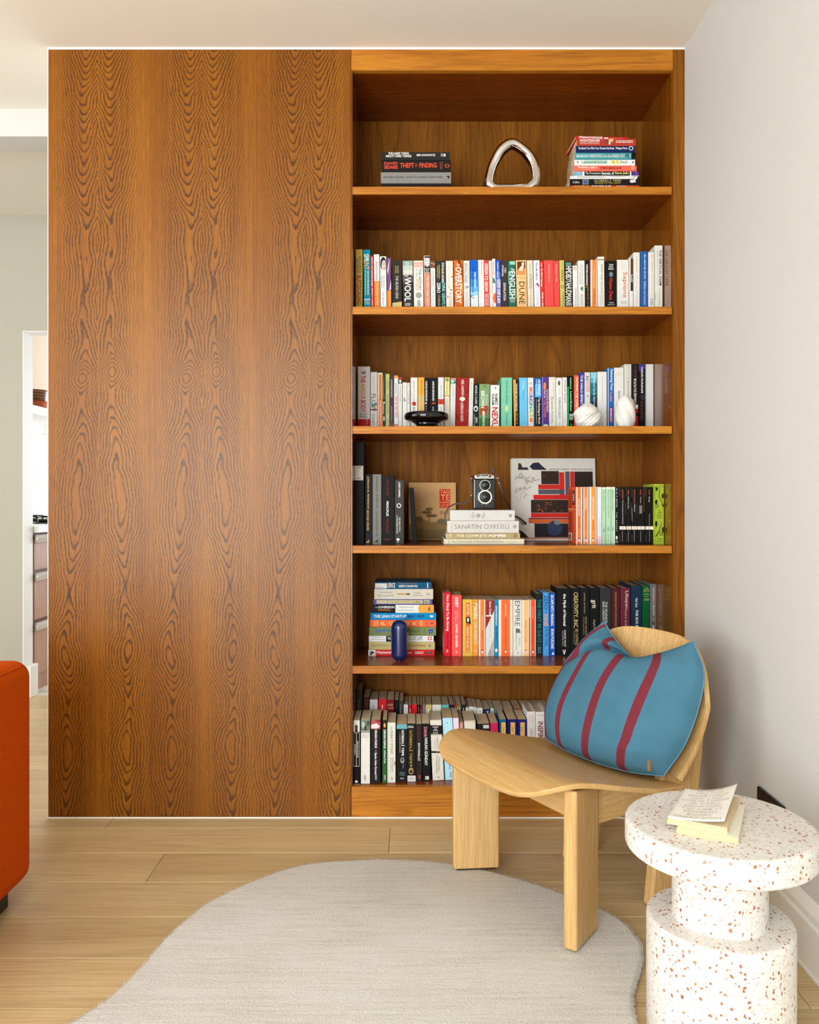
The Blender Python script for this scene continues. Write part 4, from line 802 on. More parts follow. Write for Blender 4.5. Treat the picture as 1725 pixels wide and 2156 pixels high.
S.b('beige book with white capitals', 115, 1043, 1085, 1157, (170, 148, 104), [('r', 122, 1092, 128, 1150, OFF), ('l', 'v', 150, 1095, 188, 1148, (206, 196, 160), 2), ('h', 'THE COMPLETE', 243, 1103, 630, 1137, (238, 232, 216)), ('h', 'POMPEII', 652, 1103, 862, 1137, (244, 240, 228), 1), ('o', 984, 1121, 19, BLK)], True, 0.2)
S.b('wide cream book with grey lettering', 88, 1093, 1158, 1229, (210, 201, 174), [('l', 'v', 148, 1172, 160, 1215, GREY), ('h', 'The Visual Display of Quantitative Information', 190, 1176, 840, 1214, (142, 136, 120)), ('l', 'h', 868, 1192, 990, 1202, (180, 172, 150))], True, 0.21)
S.build()
Rw2 = Row(2.80, zr[3], 'right of the record', 'paperbacks right of the record on the fourth shelf')
r = Rw2.crop(1180, 1000, 7.1875, 0.0); r.vis = None
def backcover(d, h):     # printed back cover that faces left: blurb, photo, barcode
    E = [('l', 'h', .012, h - .005 - .012 * 1 - .055, .075, h - .008, (160, 40, 24), 7), ('r', .085, h - .062, .118, h - .012, (60, 54, 50)), ('c', .1, h - .036, .008, (206, 200, 190), .016),
         ('r', .008, h * .6, d - .01, h * .6 + .0016, WH), ('l', 'h', .014, h * .2, .08, h * .55, (160, 40, 24), 9), ('r', .02, .008, .075, .034, WH)]
    for i in range(7): E.append(('r', .026 + i * .005, .012, .028 + i * .005 + .0012 * (i % 2), .03, BLK))
    return E
pg = lambda x, y: ('b', x, y, 62)
r.b('orange and white book with printed orange back cover', 238, 332, 183, (228, 90, 46), [('r', 242, 183, 258, 1100, (238, 230, 214)), ('r', 258, 183, 313, 1100, (238, 112, 60)), ('r', 313, 183, 330, 1100, (238, 230, 214)), ('t', 'MATTHEW WALKER', 274, 370, 291, 615, WH, 1), ('t', 'WHY WE SLEEP', 274, 628, 290, 810, (120, 46, 26)), pg(287, 985)], side=backcover, d=0.14)
r.b('orange book with white borders and brown edge', 345, 426, 183, (238, 228, 212), [('r', 345, 183, 353, 1100, (150, 40, 28)), ('r', 364, 183, 409, 1100, (238, 124, 62)), ('t', 'PAUL DOLAN', 378, 350, 394, 520, WH, 1), ('t', 'HAPPINESS BY DESIGN', 378, 540, 392, 820, (130, 60, 30)), pg(387, 985)])
r.b('wider orange book with white borders', 436, 553, 181, (238, 228, 212), [('r', 436, 181, 446, 1100, (228, 84, 50)), ('r', 468, 181, 537, 1100, (242, 144, 66)), ('t', 'NASSIM NICHOLAS TALEB', 488, 335, 508, 670, WH, 1), ('t', 'ANTIFRAGILE', 490, 686, 508, 845, (130, 66, 30)), pg(496, 985)])
r.b('pale grey book with pink foot', 562, 627, 183, (214, 214, 218), [('r', 560, 928, 630, 1100, (226, 186, 196)), ('l', 'v', 590, 640, 604, 860, (196, 196, 200)), ('o', 598, 992, 12, (180, 140, 150), 22)])
r.b('mint green book, narrowest of the pale green three', 631, 689, 187, (170, 204, 168), [('r', 628, 180, 692, 212, (222, 226, 212)), ('t', 'Jorge Luis Borges  Fictions', 650, 235, 668, 545, (48, 66, 48)), ('o', 660, 840, 13, (70, 96, 70), 26), ('l', 'v', 654, 900, 664, 1010, (110, 150, 112))])
r.b('mint green book, widest of the pale green three', 693, 768, 183, (174, 206, 172), [('r', 690, 178, 772, 210, (224, 228, 214)), ('t', 'George Orwell  The Road to Wigan Pier', 718, 230, 736, 660, (48, 66, 48)), ('o', 726, 822, 14, (70, 96, 70), 28), ('l', 'v', 720, 890, 732, 1010, (110, 150, 112))])
r.b('mint green book beside the black one', 771, 829, 183, (170, 206, 168), [('r', 768, 178, 832, 210, (224, 228, 214)), ('r', 815, 210, 829, 1100, (226, 232, 222)), ('t', 'Albert Camus  The Outsider', 786, 230, 804, 540, (48, 66, 48)), ('o', 794, 820, 12, (70, 96, 70), 24)])
r.b('black book with spaced white capitals', 832, 893, 185, (30, 28, 27), [('t', "H. D. F. KITTO", 846, 205, 862, 490, WH), ('t', 'T H E   G R E E K S', 846, 565, 862, 850, WH), ('r', 842, 925, 866, 975, OFF), ('o', 856, 1010, 17, OFF)])
band = lambda x0, x1: [('r', x0, 777, x1, 828, (226, 218, 200)), ('o', (x0 + x1) / 2, 801, 13, (190, 90, 46), 16)]
wear = lambda x0, x1: [('r', x0, 190, x0 + 3, 330, (130, 124, 116)), ('r', x0, 900, x0 + 3, 1020, (130, 124, 116)), ('r', x1 - 3, 420, x1, 600, (110, 104, 98))]
r.b('worn black book with white band and orange author', 895, 993, 183, (28, 26, 25), wear(897, 990) + band(890, 995) + [('t', 'DOSTOYEVSKY', 932, 220, 954, 365, (206, 84, 44), 1), ('t', 'Notes from Underground and The Double', 934, 382, 954, 745, (222, 216, 206)), ('l', 'v', 934, 850, 944, 1015, (170, 164, 156))])
r.b('slim worn black book with white band', 999, 1073, 183, (28, 26, 25), wear(1000, 1071) + band(994, 1076) + [('t', 'SENECA', 1022, 228, 1040, 312, (206, 84, 44), 1), ('t', 'Letters from a Stoic', 1022, 330, 1040, 512, (222, 216, 206)), ('l', 'v', 1026, 850, 1036, 1015, (170, 164, 156))])
r.b('scuffed black book with white band', 1079, 1163, 179, (28, 26, 25), wear(1081, 1161) + band(1074, 1166) + [('t', 'MARCUS AURELIUS', 1114, 222, 1132, 430, (206, 84, 44), 1), ('t', 'Meditations', 1116, 448, 1134, 556, (222, 216, 206)), ('r', 1084, 500, 1090, 700, (150, 146, 138)), ('l', 'v', 1116, 840, 1126, 1015, (170, 164, 156))])
r.b('black book with white band and small grey patch', 1167, 1278, 185, (28, 24, 23), band(1162, 1282) + [('r', 1266, 200, 1270, 560, (190, 96, 50)), ('t', 'HOMER', 1206, 225, 1226, 305, (206, 70, 40), 1), ('t', 'The Odyssey', 1206, 332, 1226, 430, (222, 216, 206)), ('r', 1196, 460, 1238, 585, (120, 116, 108)), ('l', 'v', 1212, 850, 1222, 1015, (170, 164, 156))])
r.b('widest black book with white band', 1286, 1408, 183, (26, 24, 23), wear(1294, 1406) + band(1280, 1412) + [('t', 'HOMER', 1336, 225, 1356, 305, (206, 70, 40), 1), ('t', 'The Iliad', 1336, 325, 1356, 412, (222, 216, 206)), ('l', 'v', 1342, 590, 1356, 760, (150, 144, 136)), ('l', 'v', 1346, 850, 1356, 1015, (170, 164, 156))])
twig = (34, 40, 16)
r.b('lime green book with black branches and monkeys', 1412, 1576, 138, (160, 180, 56), [('r', 1430, 176, 1434, 1002, twig), ('r', 1566, 176, 1570, 1002, twig), ('r', 1430, 176, 1570, 180, twig), ('r', 1430, 998, 1570, 1002, twig), ('p', [(1440, 185), (1480, 195), (1470, 230), (1445, 250)], twig), ('p', [(1500, 190), (1506, 190), (1498, 330), (1560, 450), (1552, 454), (1490, 332)], twig), ('c', 1548, 320, 15, twig, 40), ('c', 1452, 410, 18, twig, 36), ('o', 1462, 470, 24, twig), ('p', [(1530, 440), (1562, 450), (1556, 500)], twig), ('h', 'The', 1484, 532, 1516, 550, twig), ('h', 'Jungle', 1472, 560, 1530, 580, twig), ('h', 'Books', 1476, 588, 1526, 604, twig), ('h', 'Rudyard', 1462, 614, 1538, 634, twig), ('h', 'Kipling', 1468, 642, 1534, 662, twig), ('c', 1450, 740, 16, twig, 46), ('p', [(1436, 930), (1500, 830), (1530, 710), (1536, 712), (1508, 836), (1446, 940)], twig), ('c', 1550, 830, 13, twig, 44), ('o', 1526, 890, 26, twig), ('l', 'h', 1466, 955, 1540, 980, (110, 126, 40), 2)], hard=True, Y=2.79)

# ---- fifth shelf
S = Stack(2.88, zr[4], 'stack behind blue bird', 'books lying on the fifth shelf', 735, 1190, 7.841)
S.b('dark teal book with white patch', 428, 1362, 280, 386, (24, 82, 112), [('r', 432, 300, 620, 385, (208, 204, 194)), ('l', 'h', 450, 362, 570, 376, INK), ('h', 'LUENCE', 622, 292, 762, 370, (230, 214, 200), 1), ('h', 'The Psychology of Persuasion', 822, 294, 1134, 316, (206, 130, 90)), ('h', 'ROBERT B. CIALDINI, PH.D.', 822, 328, 1138, 370, WH, 1), ('r', 1288, 290, 1310, 376, (170, 190, 200))], d=0.14)
S.b('thick cream book with pencil', 418, 1390, 392, 554, (206, 197, 180), [('h', 'THINKING,', 500, 440, 720, 466, (120, 112, 100)), ('h', 'FAST and SLOW', 480, 490, 736, 518, (120, 112, 100)), ('p', [(780, 478), (820, 464), (960, 466), (960, 490), (820, 488)], (190, 140, 84)), ('r', 950, 466, 1004, 490, (80, 60, 44)), ('h', 'DANIEL', 1072, 448, 1190, 470, (150, 142, 130)), ('h', 'KAHNEMAN', 1042, 490, 1222, 512, (150, 142, 130)), ('l', 'v', 1280, 460, 1336, 500, (160, 152, 140), 2)], d=0.132)
S.b('slim slate blue book with cream panels', 406, 1377, 564, 642, (88, 88, 140), [('r', 455, 578, 632, 634, (206, 192, 150)), ('r', 642, 578, 1218, 634, (206, 192, 150)), ('r', 1236, 578, 1332, 634, (206, 192, 150)), ('h', 'CHRISTENSEN', 470, 598, 618, 614, (120, 104, 60)), ('h', "THE INNOVATOR'S DILEMMA", 664, 590, 1202, 622, (140, 116, 60), 1), ('h', 'BEX', 1246, 590, 1322, 626, (60, 56, 70), 1)], d=0.132)
S.b('black, white and orange book', 392, 1402, 652, 784, (36, 33, 31), [('r', 768, 650, 1402, 790, (222, 220, 214)), ('p', [(1162, 650), (1402, 650), (1402, 790), (1162, 790), (1138, 718)], (226, 160, 70)), ('h', 'THE', 430, 688, 476, 706, WH), ('h', 'SOVEREIGN', 486, 674, 750, 712, WH, 1), ('h', 'INDIVIDUAL', 486, 726, 688, 752, (206, 130, 70), 1), ('l', 'h', 836, 688, 1062, 704, GREY), ('l', 'h', 812, 738, 1082, 752, GREY), ('p', [(1312, 690), (1322, 690), (1322, 718), (1346, 690), (1356, 690), (1330, 722), (1356, 754), (1346, 754), (1322, 726), (1322, 754), (1312, 754)], BLK)], d=0.132)
S.b('bright blue book', 358, 1439, 789, 896, (20, 132, 190), [('h', 'THE LEAN STARTUP', 408, 820, 946, 868, WH, 1), ('h', 'ERIC RIES', 970, 822, 1248, 866, (26, 40, 84), 1), ('p', [(1330, 832), (1370, 826), (1396, 838), (1380, 860), (1350, 862)], WH)], d=0.14)
S.b('orange book with pale yellow capitals', 345, 1439, 903, 1016, (234, 106, 66), [('l', 'v', 405, 915, 490, 1005, (246, 190, 110), 3), ('u', 'P', 530, 930, 604, 984, (246, 206, 130)), ('u', 'O', 655, 928, 726, 986, (246, 206, 130)), ('u', 'W', 790, 928, 860, 986, (246, 206, 130)), ('u', 'E', 918, 930, 990, 984, (246, 206, 130)), ('u', 'R', 1042, 930, 1114, 984, (246, 206, 130)), ('l', 'v', 1170, 915, 1216, 1005, (246, 190, 110), 2), ('l', 'v', 1256, 925, 1310, 1000, (206, 90, 60), 2), ('r', 1345, 950, 1392, 968, (140, 60, 40))], d=0.14)
S.b('moss green book with blue title', 335, 1439, 1020, 1160, (120, 130, 80), [('h', 'CRYPTOASSETS', 440, 1064, 930, 1112, (44, 84, 190), 1), ('l', 'h', 980, 1072, 1176, 1104, (86, 96, 66), 2), ('l', 'v', 1226, 1058, 1262, 1118, (70, 100, 130), 2), ('r', 1318, 1062, 1382, 1120, (34, 64, 160)), ('p', [(1334, 1106), (1350, 1078), (1366, 1106)], (120, 150, 220))], hard=True, d=0.15)
S.b('white book with black block and thin capitals', 328, 1397, 1165, 1262, (222, 220, 216), [('l', 'h', 404, 1184, 566, 1196, GREY), ('l', 'h', 376, 1222, 598, 1234, GREY), ('r', 613, 1165, 800, 1262, BLK), ('h', 'THE', 632, 1184, 690, 1232, WH), ('h', 'ECONOMI', 700, 1182, 960, 1236, (80, 80, 80)), ('h', 'CS OF LIFE', 968, 1182, 1214, 1236, (92, 92, 92)), ('r', 1304, 1180, 1364, 1236, (200, 60, 50)), ('c', 1334, 1208, 18, WH)], d=0.14)
S.b('khaki book with grey and red capitals', 328, 1418, 1266, 1392, (188, 170, 112), [('h', 'BUTERIN', 373, 1308, 636, 1342, (104, 116, 96)), ('h', 'PROOF', 690, 1310, 1000, 1348, (170, 66, 36), 1), ('h', 'of', 1026, 1312, 1062, 1346, (110, 60, 40)), ('h', 'STAKE', 1074, 1312, 1266, 1346, (160, 70, 40), 1), ('r', 1318, 1310, 1348, 1346, (100, 124, 130))], d=0.14)
S.b('red book with white square', 318, 1412, 1396, 1503, (204, 48, 50), [('r', 318, 1396, 440, 1506, (212, 206, 196)), ('p', [(336, 1410), (370, 1430), (396, 1416), (424, 1458), (390, 1456), (370, 1490), (344, 1480), (356, 1444)], (60, 56, 50)), ('h', 'Mastering Ethereum', 460, 1418, 1030, 1472, (240, 228, 220), 1), ('l', 'h', 1092, 1424, 1226, 1466, (244, 214, 208), 2), ('c', 1320, 1446, 56, BLK, 17), ('h', "O'REILLY", 1282, 1438, 1358, 1454, OFF)], d=0.17)
S.build()
Rw = Row(2.875, zr[4], 'on fifth shelf', 'books standing on the fifth shelf')
r = Rw.crop(915, 1220, 7.5, 0.0); r.vis = None
r.b('red book with white and black lettering', 150, 262, 210, (220, 32, 46), [('t', 'How (Not) To Be Strong', 182, 245, 230, 815, WH, 1), ('t', 'Alex Song', 190, 832, 228, 1086, (60, 16, 18)), ('o', 202, 1132, 14, WH, 18)], hard=True, side=lambda d, h: [('r', .004, .003, d - .003, h - .003, (226, 222, 214)), ('c', .06, h * .5, .04, BLK, .05)])
r.b('coral red book', 270, 432, 250, (240, 86, 80), [('t', 'DEBT', 326, 285, 374, 442, WH, 1), ('t', 'THE FIRST', 355, 487, 374, 630, (250, 200, 190)), ('t', '5,000 YEARS', 324, 487, 343, 660, (250, 200, 190)), ('t', 'DAVID GRAEBER', 332, 710, 370, 1076, (252, 226, 214), 1), ('r', 300, 682, 380, 686, (250, 180, 170)), ('c', 347, 1145, 9, WH, 18)])
r.b('yellow book with orange panel and cow', 444, 606, 316, (222, 176, 74), [('r', 496, 368, 556, 1155, (220, 100, 50)), ('t', 'BUTTER', 510, 395, 542, 565, WH, 1), ('p', [(495, 600), (560, 590), (578, 720), (540, 690), (500, 690)], (40, 34, 30)), ('c', 530, 640, 14, WH, 34), ('t', 'ASAKO YUZUKI', 510, 740, 540, 1085, WH, 1), ('l', 'h', 508, 1105, 545, 1150, (244, 200, 120), 2)])
r.b('bright orange book with tall cream letters', 608, 690, 316, (244, 146, 64), [('t', 'MAKERS', 616, 380, 680, 630, (252, 228, 190), 1), ('t', 'CHRIS ANDERSON', 622, 665, 680, 1025, (250, 214, 170)), ('c', 650, 1125, 16, (250, 200, 140))])
pg = lambda x, y: ('b', x, y, 64)
r.b('orange book with narrow white borders', 697, 804, 320, (238, 224, 204), [('r', 690, 1105, 703, 1170, (206, 90, 50)), ('r', 724, 316, 787, 1300, (240, 124, 62)), ('t', 'MICHAEL POLLAN', 748, 570, 764, 795, (250, 214, 180)), ('t', 'COOKED', 748, 812, 764, 920, (120, 56, 30)), pg(757, 1140)])
r.b('dark red and white book split by a diagonal', 810, 947, 326, (214, 210, 202), [('p', [(808, 320), (950, 320), (942, 490), (808, 780)], (150, 46, 40)), ('p', [(942, 900), (950, 900), (950, 1300), (845, 1300), (845, 1180)], (176, 172, 164)), ('r', 808, 566, 905, 584, WH), ('t', 'Snow Crash', 866, 350, 900, 565, WH, 1), ('t', 'Neal Stephenson', 868, 640, 888, 900, (150, 146, 140)), ('o', 882, 1148, 15, (140, 90, 60), 24)])
r.b('thin blue book with white lettering', 949, 1007, 322, (32, 138, 188), [('r', 945, 380, 1010, 386, NAVY), ('r', 945, 1048, 1010, 1054, NAVY), ('t', 'GAMES PEOPLE PLAY', 966, 420, 990, 730, WH, 1), ('t', 'ERIC BERNE, M.D.', 966, 748, 990, 995, (24, 50, 100)), ('c', 977, 1120, 18, WH, 28)])
r.b('thick orange book with wide cream borders', 1012, 1238, 322, (230, 214, 190), [('r', 1056, 316, 1192, 1300, (238, 108, 58)), ('t', 'STEVEN PINKER', 1114, 380, 1136, 580, (250, 214, 180)), ('t', 'THE BETTER ANGELS OF OUR NATURE', 1114, 598, 1136, 1065, (120, 46, 26)), pg(1126, 1135)])
r.b('cream book with grey capitals and lion', 1242, 1381, 326, (224, 218, 204), [('t', 'EMPIRE', 1272, 340, 1350, 735, (96, 92, 86)), ('p', [(1290, 770), (1350, 785), (1360, 850), (1320, 840), (1290, 860), (1280, 800)], (110, 106, 98)), ('t', 'NIALL', 1330, 920, 1356, 1055, (150, 146, 138)), ('t', 'FERGUSON', 1280, 865, 1306, 1112, (140, 136, 128)), ('o', 1316, 1158, 11, (120, 116, 110), 18)])
r.b('peach book with cream borders', 1384, 1506, 326, (236, 226, 208), [('r', 1409, 320, 1491, 1300, (246, 184, 126)), ('r', 1496, 600, 1506, 1300, (120, 40, 30)), ('t', 'THE SIGNAL AND THE NOISE', 1434, 640, 1454, 1000, (130, 90, 56)), pg(1444, 1140)])
r.b('narrow red-orange book with white borders', 1513, 1602, 322, (238, 226, 208), [('r', 1524, 316, 1588, 1300, (226, 84, 48)), ('t', 'JOSHUA FOER', 1542, 435, 1560, 615, (250, 210, 180)), ('t', 'MOONWALKING WITH EINSTEIN', 1542, 630, 1560, 1050, (110, 36, 20)), pg(1558, 1140)])
r = Rw.crop(1110, 1200, 5.39, 0.0); r.vis = None
r.b('black book with teal lettering', 98, 180, 272, (34, 36, 38), [('t', 'THE FIRST 90 DAYS', 116, 330, 160, 825, (32, 118, 134), 1), ('r', 116, 845, 160, 850, (32, 118, 134)), ('l', 'v', 120, 870, 160, 945, (50, 140, 156), 2)], hard=True)
r.b('light blue book with navy and orange title', 181, 251, 256, (74, 148, 202), [('t', 'ZERO', 194, 290, 238, 448, (26, 50, 96)), ('t', 'TO', 206, 458, 226, 490, (26, 50, 96)), ('t', 'ONE', 190, 502, 240, 636, (226, 150, 100), 1), ('t', 'PETER THIEL', 202, 668, 234, 868, (26, 50, 96)), ('r', 190, 650, 244, 654, (26, 50, 96))], hard=True)
r.b('deep blue book with white capitals', 253, 322, 262, (32, 78, 162), [('t', 'ESCAPE INTO MEANING', 270, 285, 302, 635, WH, 1), ('t', 'EVAN PUSCHAK', 272, 670, 304, 900, WH, 1), ('p', [(280, 962), (294, 925), (308, 962)], WH)])
r.b('thick black book with white title', 335, 496, 208, (26, 25, 25), [('t', 'the Myth of Normal', 402, 270, 444, 635, WH, 1), ('t', 'GABOR MATÉ', 422, 680, 446, 870, WH), ('t', 'with DANIEL MATÉ', 400, 690, 416, 860, (200, 196, 190)), ('p', [(405, 908), (414, 905), (422, 945), (430, 905), (440, 906), (426, 958), (418, 958)], WH)], hard=True)
r.b('black book with large gold capitals', 498, 601, 206, (28, 26, 25), [('t', 'CREATIVITY, INC.', 522, 255, 578, 662, (196, 172, 116), 1), ('t', 'ED CATMULL', 550, 672, 580, 858, (196, 172, 116)), ('t', 'WITH AMY WALLACE', 526, 690, 542, 840, (150, 132, 92)), ('r', 540, 905, 570, 950, (170, 146, 96))], hard=True)
r.b('black book with small tan lettering', 604, 713, 206, (27, 26, 26), [('t', 'JAMES DYSON', 640, 258, 660, 492, (180, 160, 120)), ('t', 'AGAINST THE ODDS', 662, 530, 678, 735, (180, 160, 120)), ('t', 'AN AUTOBIOGRAPHY', 636, 530, 650, 740, (150, 132, 100))], hard=True)
r.b('black book with lower-case cream title', 717, 822, 206, (27, 26, 26), [('t', 'grit', 722, 340, 786, 436, (214, 204, 180), 1), ('t', 'Angela Duckworth', 748, 562, 776, 782, (190, 180, 156))], hard=True)
r.b('charcoal book with white capitals', 828, 957, 208, (50, 50, 50), [('t', 'THE SPLENDID AND THE VILE', 886, 360, 912, 860, (226, 222, 214)), ('t', 'ERIK LARSON', 856, 360, 880, 572, (226, 222, 214))], hard=True)
r.b('dark maroon book with gold capitals', 960, 1057, 204, (78, 32, 36), [('t', 'WHOLE EARTH DISCIPLINE', 996, 245, 1018, 640, (176, 146, 96))], hard=True)
r.b('wine red book with cream title', 1062, 1172, 206, (104, 42, 56), [('t', 'Lifespan', 1106, 240, 1152, 442, (226, 208, 196)), ('t', 'David A. Sinclair PhD', 1112, 452, 1134, 720, (206, 180, 172))], hard=True)
r.b('navy hardback book', 1182, 1306, 178, (32, 50, 70), [('t', 'Nick Cave', 1230, 320, 1258, 424, (214, 222, 226), 1), ('t', 'THE SICK BAG SONG', 1232, 452, 1262, 820, (232, 234, 232), 1)], hard=True, d=0.165)
r.b('bottle green hardback book', 1310, 1397, 180, (20, 88, 48), [('h', 'THE', 1340, 203, 1374, 216, (196, 186, 110)), ('h', 'PENGUIN', 1326, 221, 1390, 233, (196, 186, 110)), ('h', 'BOOK OF', 1324, 238, 1390, 250, (196, 186, 110)), ('h', 'GARDENS', 1320, 270, 1390, 284, (196, 186, 110)), ('r', 1336, 303, 1378, 307, (196, 186, 110)), ('l', 'h', 1330, 325, 1384, 350, (176, 170, 110), 2)], hard=True, d=0.165)
r.b('grey hardback book at the end', 1398, 1474, 163, (110, 107, 103), [('t', 'Information is Beautiful', 1428, 205, 1450, 515, (214, 210, 204)), ('l', 'v', 1425, 545, 1450, 575, (170, 166, 160), 2), ('r', 1428, 600, 1442, 615, BLK), ('r', 1428, 630, 1440, 690, OFF)], hard=True, d=0.18)

# ---- bottom shelf, front row (spines run slightly askew) and back row
Rw = Row(2.735, zr[5], 'in bottom front row', 'front row of books on the bottom shelf')
r = Rw.crop(735, 1420, 7.1875, 0.0); r.vis = None
r.b('narrow black book with white frames', 66, 166, 693, (26, 25, 24), [('r', 64, 690, 168, 868, (206, 200, 190)), ('c', 112, 800, 22, (60, 56, 52), 40), ('r', 92, 830, 132, 866, (40, 38, 36)), ('r', 70, 880, 73, 1390, OFF), ('r', 156, 880, 160, 1390, OFF), ('r', 110, 880, 116, 1390, OFF), ('r', 70, 880, 160, 884, OFF), ('r', 70, 1386, 160, 1392, OFF), ('t', 'ISTANBUL', 80, 1055, 102, 1222, OFF), ('t', 'ORHAN PAMUK', 122, 1005, 144, 1260, OFF), ('c', 112, 1620, 22, OFF, 18), ('r', 68, 1655, 162, 1662, OFF)], Y=2.728)
r.b('white book with grey-green picture at top', 180, 319, 690, (218, 213, 203), [('r', 176, 684, 325, 886, (110, 116, 102)), ('c', 215, 760, 24, (176, 180, 164), 50), ('p', [(235, 780), (262, 776), (270, 870), (240, 870)], (58, 62, 54)), ('c', 290, 740, 20, (70, 76, 66), 40), ('r', 180, 850, 325, 886, (150, 150, 136)), ('h', 'ORHAN', 186, 906, 300, 930, (180, 174, 164)), ('h', 'PAMUK', 190, 938, 298, 962, (180, 174, 164)), ('o', 243, 1534, 12, BLK), ('o', 243, 1560, 12, BLK), ('o', 243, 1586, 12, BLK)], Y=2.732)
r.b('dark book with red and white picture at top', 333, 479, 688, (36, 34, 33), [('r', 330, 684, 482, 826, (170, 84, 82)), ('p', [(335, 760), (420, 740), (470, 790), (420, 822), (335, 815)], (222, 206, 200)), ('p', [(400, 690), (478, 690), (478, 730), (430, 720)], (140, 50, 50)), ('t', 'ORHAN PAMUK', 388, 835, 426, 1120, WH, 1), ('p', [(396, 1156), (407, 1142), (418, 1156), (407, 1170)], (214, 150, 150)), ('t', 'Benim Adım Kırmızı', 390, 1185, 424, 1512, WH, 1), ('o', 408, 1530, 14, OFF), ('o', 408, 1556, 14, OFF), ('o', 408, 1582, 14, OFF)], Y=2.736)
r.b('narrow green book with fiery picture at top', 506, 572, 690, (50, 96, 54), [('r', 500, 684, 578, 832, (40, 34, 26)), ('c', 540, 770, 16, (222, 150, 70), 36), ('t', 'ORHAN PAMUK', 526, 835, 556, 1125, WH, 1), ('c', 540, 1160, 8, WH, 12), ('t', 'Beyaz Kale', 526, 1180, 554, 1345, WH, 1), ('o', 544, 1532, 12, WH), ('o', 544, 1558, 12, WH), ('o', 544, 1584, 12, WH)], Y=2.738)
r.b('pale cream book with gold tab', 580, 706, 730, (214, 210, 196), [('r', 600, 740, 603, 1620, (180, 174, 158)), ('t', 'THE', 636, 780, 654, 845, (96, 92, 84)), ('t', 'DAILY STOIC', 630, 862, 664, 1210, (84, 80, 74)), ('t', 'RYAN HOLIDAY', 650, 1255, 670, 1480, (110, 104, 96)), ('l', 'v', 626, 1260, 640, 1480, (150, 144, 134)), ('r', 686, 1315, 706, 1376, (160, 132, 70)), ('t', 'P', 640, 1560, 658, 1600, INK)], Y=2.742)
r.b('black book with teal head', 719, 881, 755, (32, 31, 31), [('r', 715, 750, 885, 825, (104, 164, 170)), ('t', 'GÖBEKLİ TEPE', 797, 838, 842, 1232, WH, 1), ('t', 've TANRILARIN DOĞUŞU', 762, 880, 784, 1185, (206, 202, 194)), ('c', 808, 1300, 30, (150, 146, 140), 46), ('c', 808, 1290, 16, (60, 58, 56), 24), ('p', [(825, 1330), (832, 1390), (800, 1440), (818, 1380)], (120, 116, 112)), ('h', 'Andrew', 766, 1474, 848, 1498, (130, 160, 160)), ('h', 'Collins', 768, 1504, 846, 1528, (130, 160, 160)), ('h', 'ALFA', 776, 1562, 832, 1580, WH, 1)], Y=2.748)
r.b('black book with gold capitals and white foot', 881, 1012, 745, (36, 32, 28), [('h', 'KARL W.', 898, 776, 972, 790, WH, 1), ('h', 'LUCKERT', 890, 794, 984, 810, WH, 1), ('t', 'GÖBEKLİ TEPE', 917, 840, 966, 1352, (176, 136, 70), 1), ('c', 940, 1380, 14, (190, 160, 100)), ('o', 940, 1460, 36, (180, 150, 96), 50), ('c', 940, 1440, 18, (150, 120, 74)), ('r', 886, 1530, 1012, 1640, (206, 202, 194)), ('h', 'ALFA', 922, 1566, 978, 1582, INK, 1)], Y=2.752)
r.b('dark brown book with white and red lettering', 1016, 1104, 750, (46, 38, 36), [('t', 'Emir Kusturica', 1046, 790, 1072, 1010, (120, 50, 46)), ('t', 'BÜYÜKELÇİ', 1042, 1040, 1080, 1305, WH, 1), ('r', 1052, 1520, 1084, 1580, (160, 50, 44))], Y=2.755, lean=0.006)
r.b('black book with bold red and white capitals', 1108, 1232, 745, (28, 26, 26), [('t', 'DAHA', 1134, 795, 1182, 946, (222, 130, 134), 1), ('t', 'HAKAN GÜNDAY', 1146, 956, 1200, 1380, WH, 1), ('r', 1156, 1540, 1208, 1590, OFF), ('r', 1170, 1552, 1182, 1580, BLK)], Y=2.758, lean=0.02)
r.b('cream boxed book with black bands', 1246, 1422, 690, (214, 206, 192), [('r', 1210, 770, 1440, 906, (34, 31, 29)), ('h', 'HASAN', 1268, 786, 1350, 806, OFF, 1), ('h', 'ALİ', 1290, 812, 1328, 830, OFF, 1), ('h', 'YÜCEL', 1272, 834, 1348, 856, OFF, 1), ('l', 'h', 1270, 872, 1350, 896, (190, 184, 172), 2), ('r', 1210, 916, 1440, 922, (176, 160, 120)), ('t', 'AZERBAYCAN', 1330, 940, 1352, 1130, (140, 132, 122)), ('t', 'GÜLİSTAN', 1296, 970, 1316, 1120, (140, 132, 122)), ('r', 1210, 1160, 1480, 1188, (40, 36, 32)), ('c', 1336, 1174, 8, GOLD), ('t', 'YUNUS EMRE', 1350, 1240, 1372, 1460, (130, 124, 116)), ('l', 'v', 1318, 1220, 1340, 1500, (150, 144, 134)), ('o', 1356, 1552, 17, (120, 114, 106))], Y=2.762, lean=0.045, hard=True)
r.b('light blue book half behind the seat', 1436, 1588, 660, (172, 212, 226), [('t', 'MASALLARI', 1514, 1180, 1536, 1440, (50, 120, 160), 1), ('c', 1490, 735, 6, BLK, 10), ('o', 1538, 1488, 13, BLK), ('o', 1538, 1516, 13, BLK), ('o', 1538, 1542, 13, BLK)], Y=2.766, lean=0.045)
r.b('pale pink book half behind the seat', 1594, 1682, 660, (222, 204, 212), [], Y=2.768, lean=0.045)
r = Rw.crop(930, 1420, 6.161, 0.03); r.vis = None
r.b('brown book with browned pages', 234, 292, 625, (196, 140, 116), [], Y=2.77)
r.b('cream book with loose cover', 304, 452, 600, (214, 206, 188), [('r', 304, 608, 452, 614, (170, 150, 110))], Y=2.772)
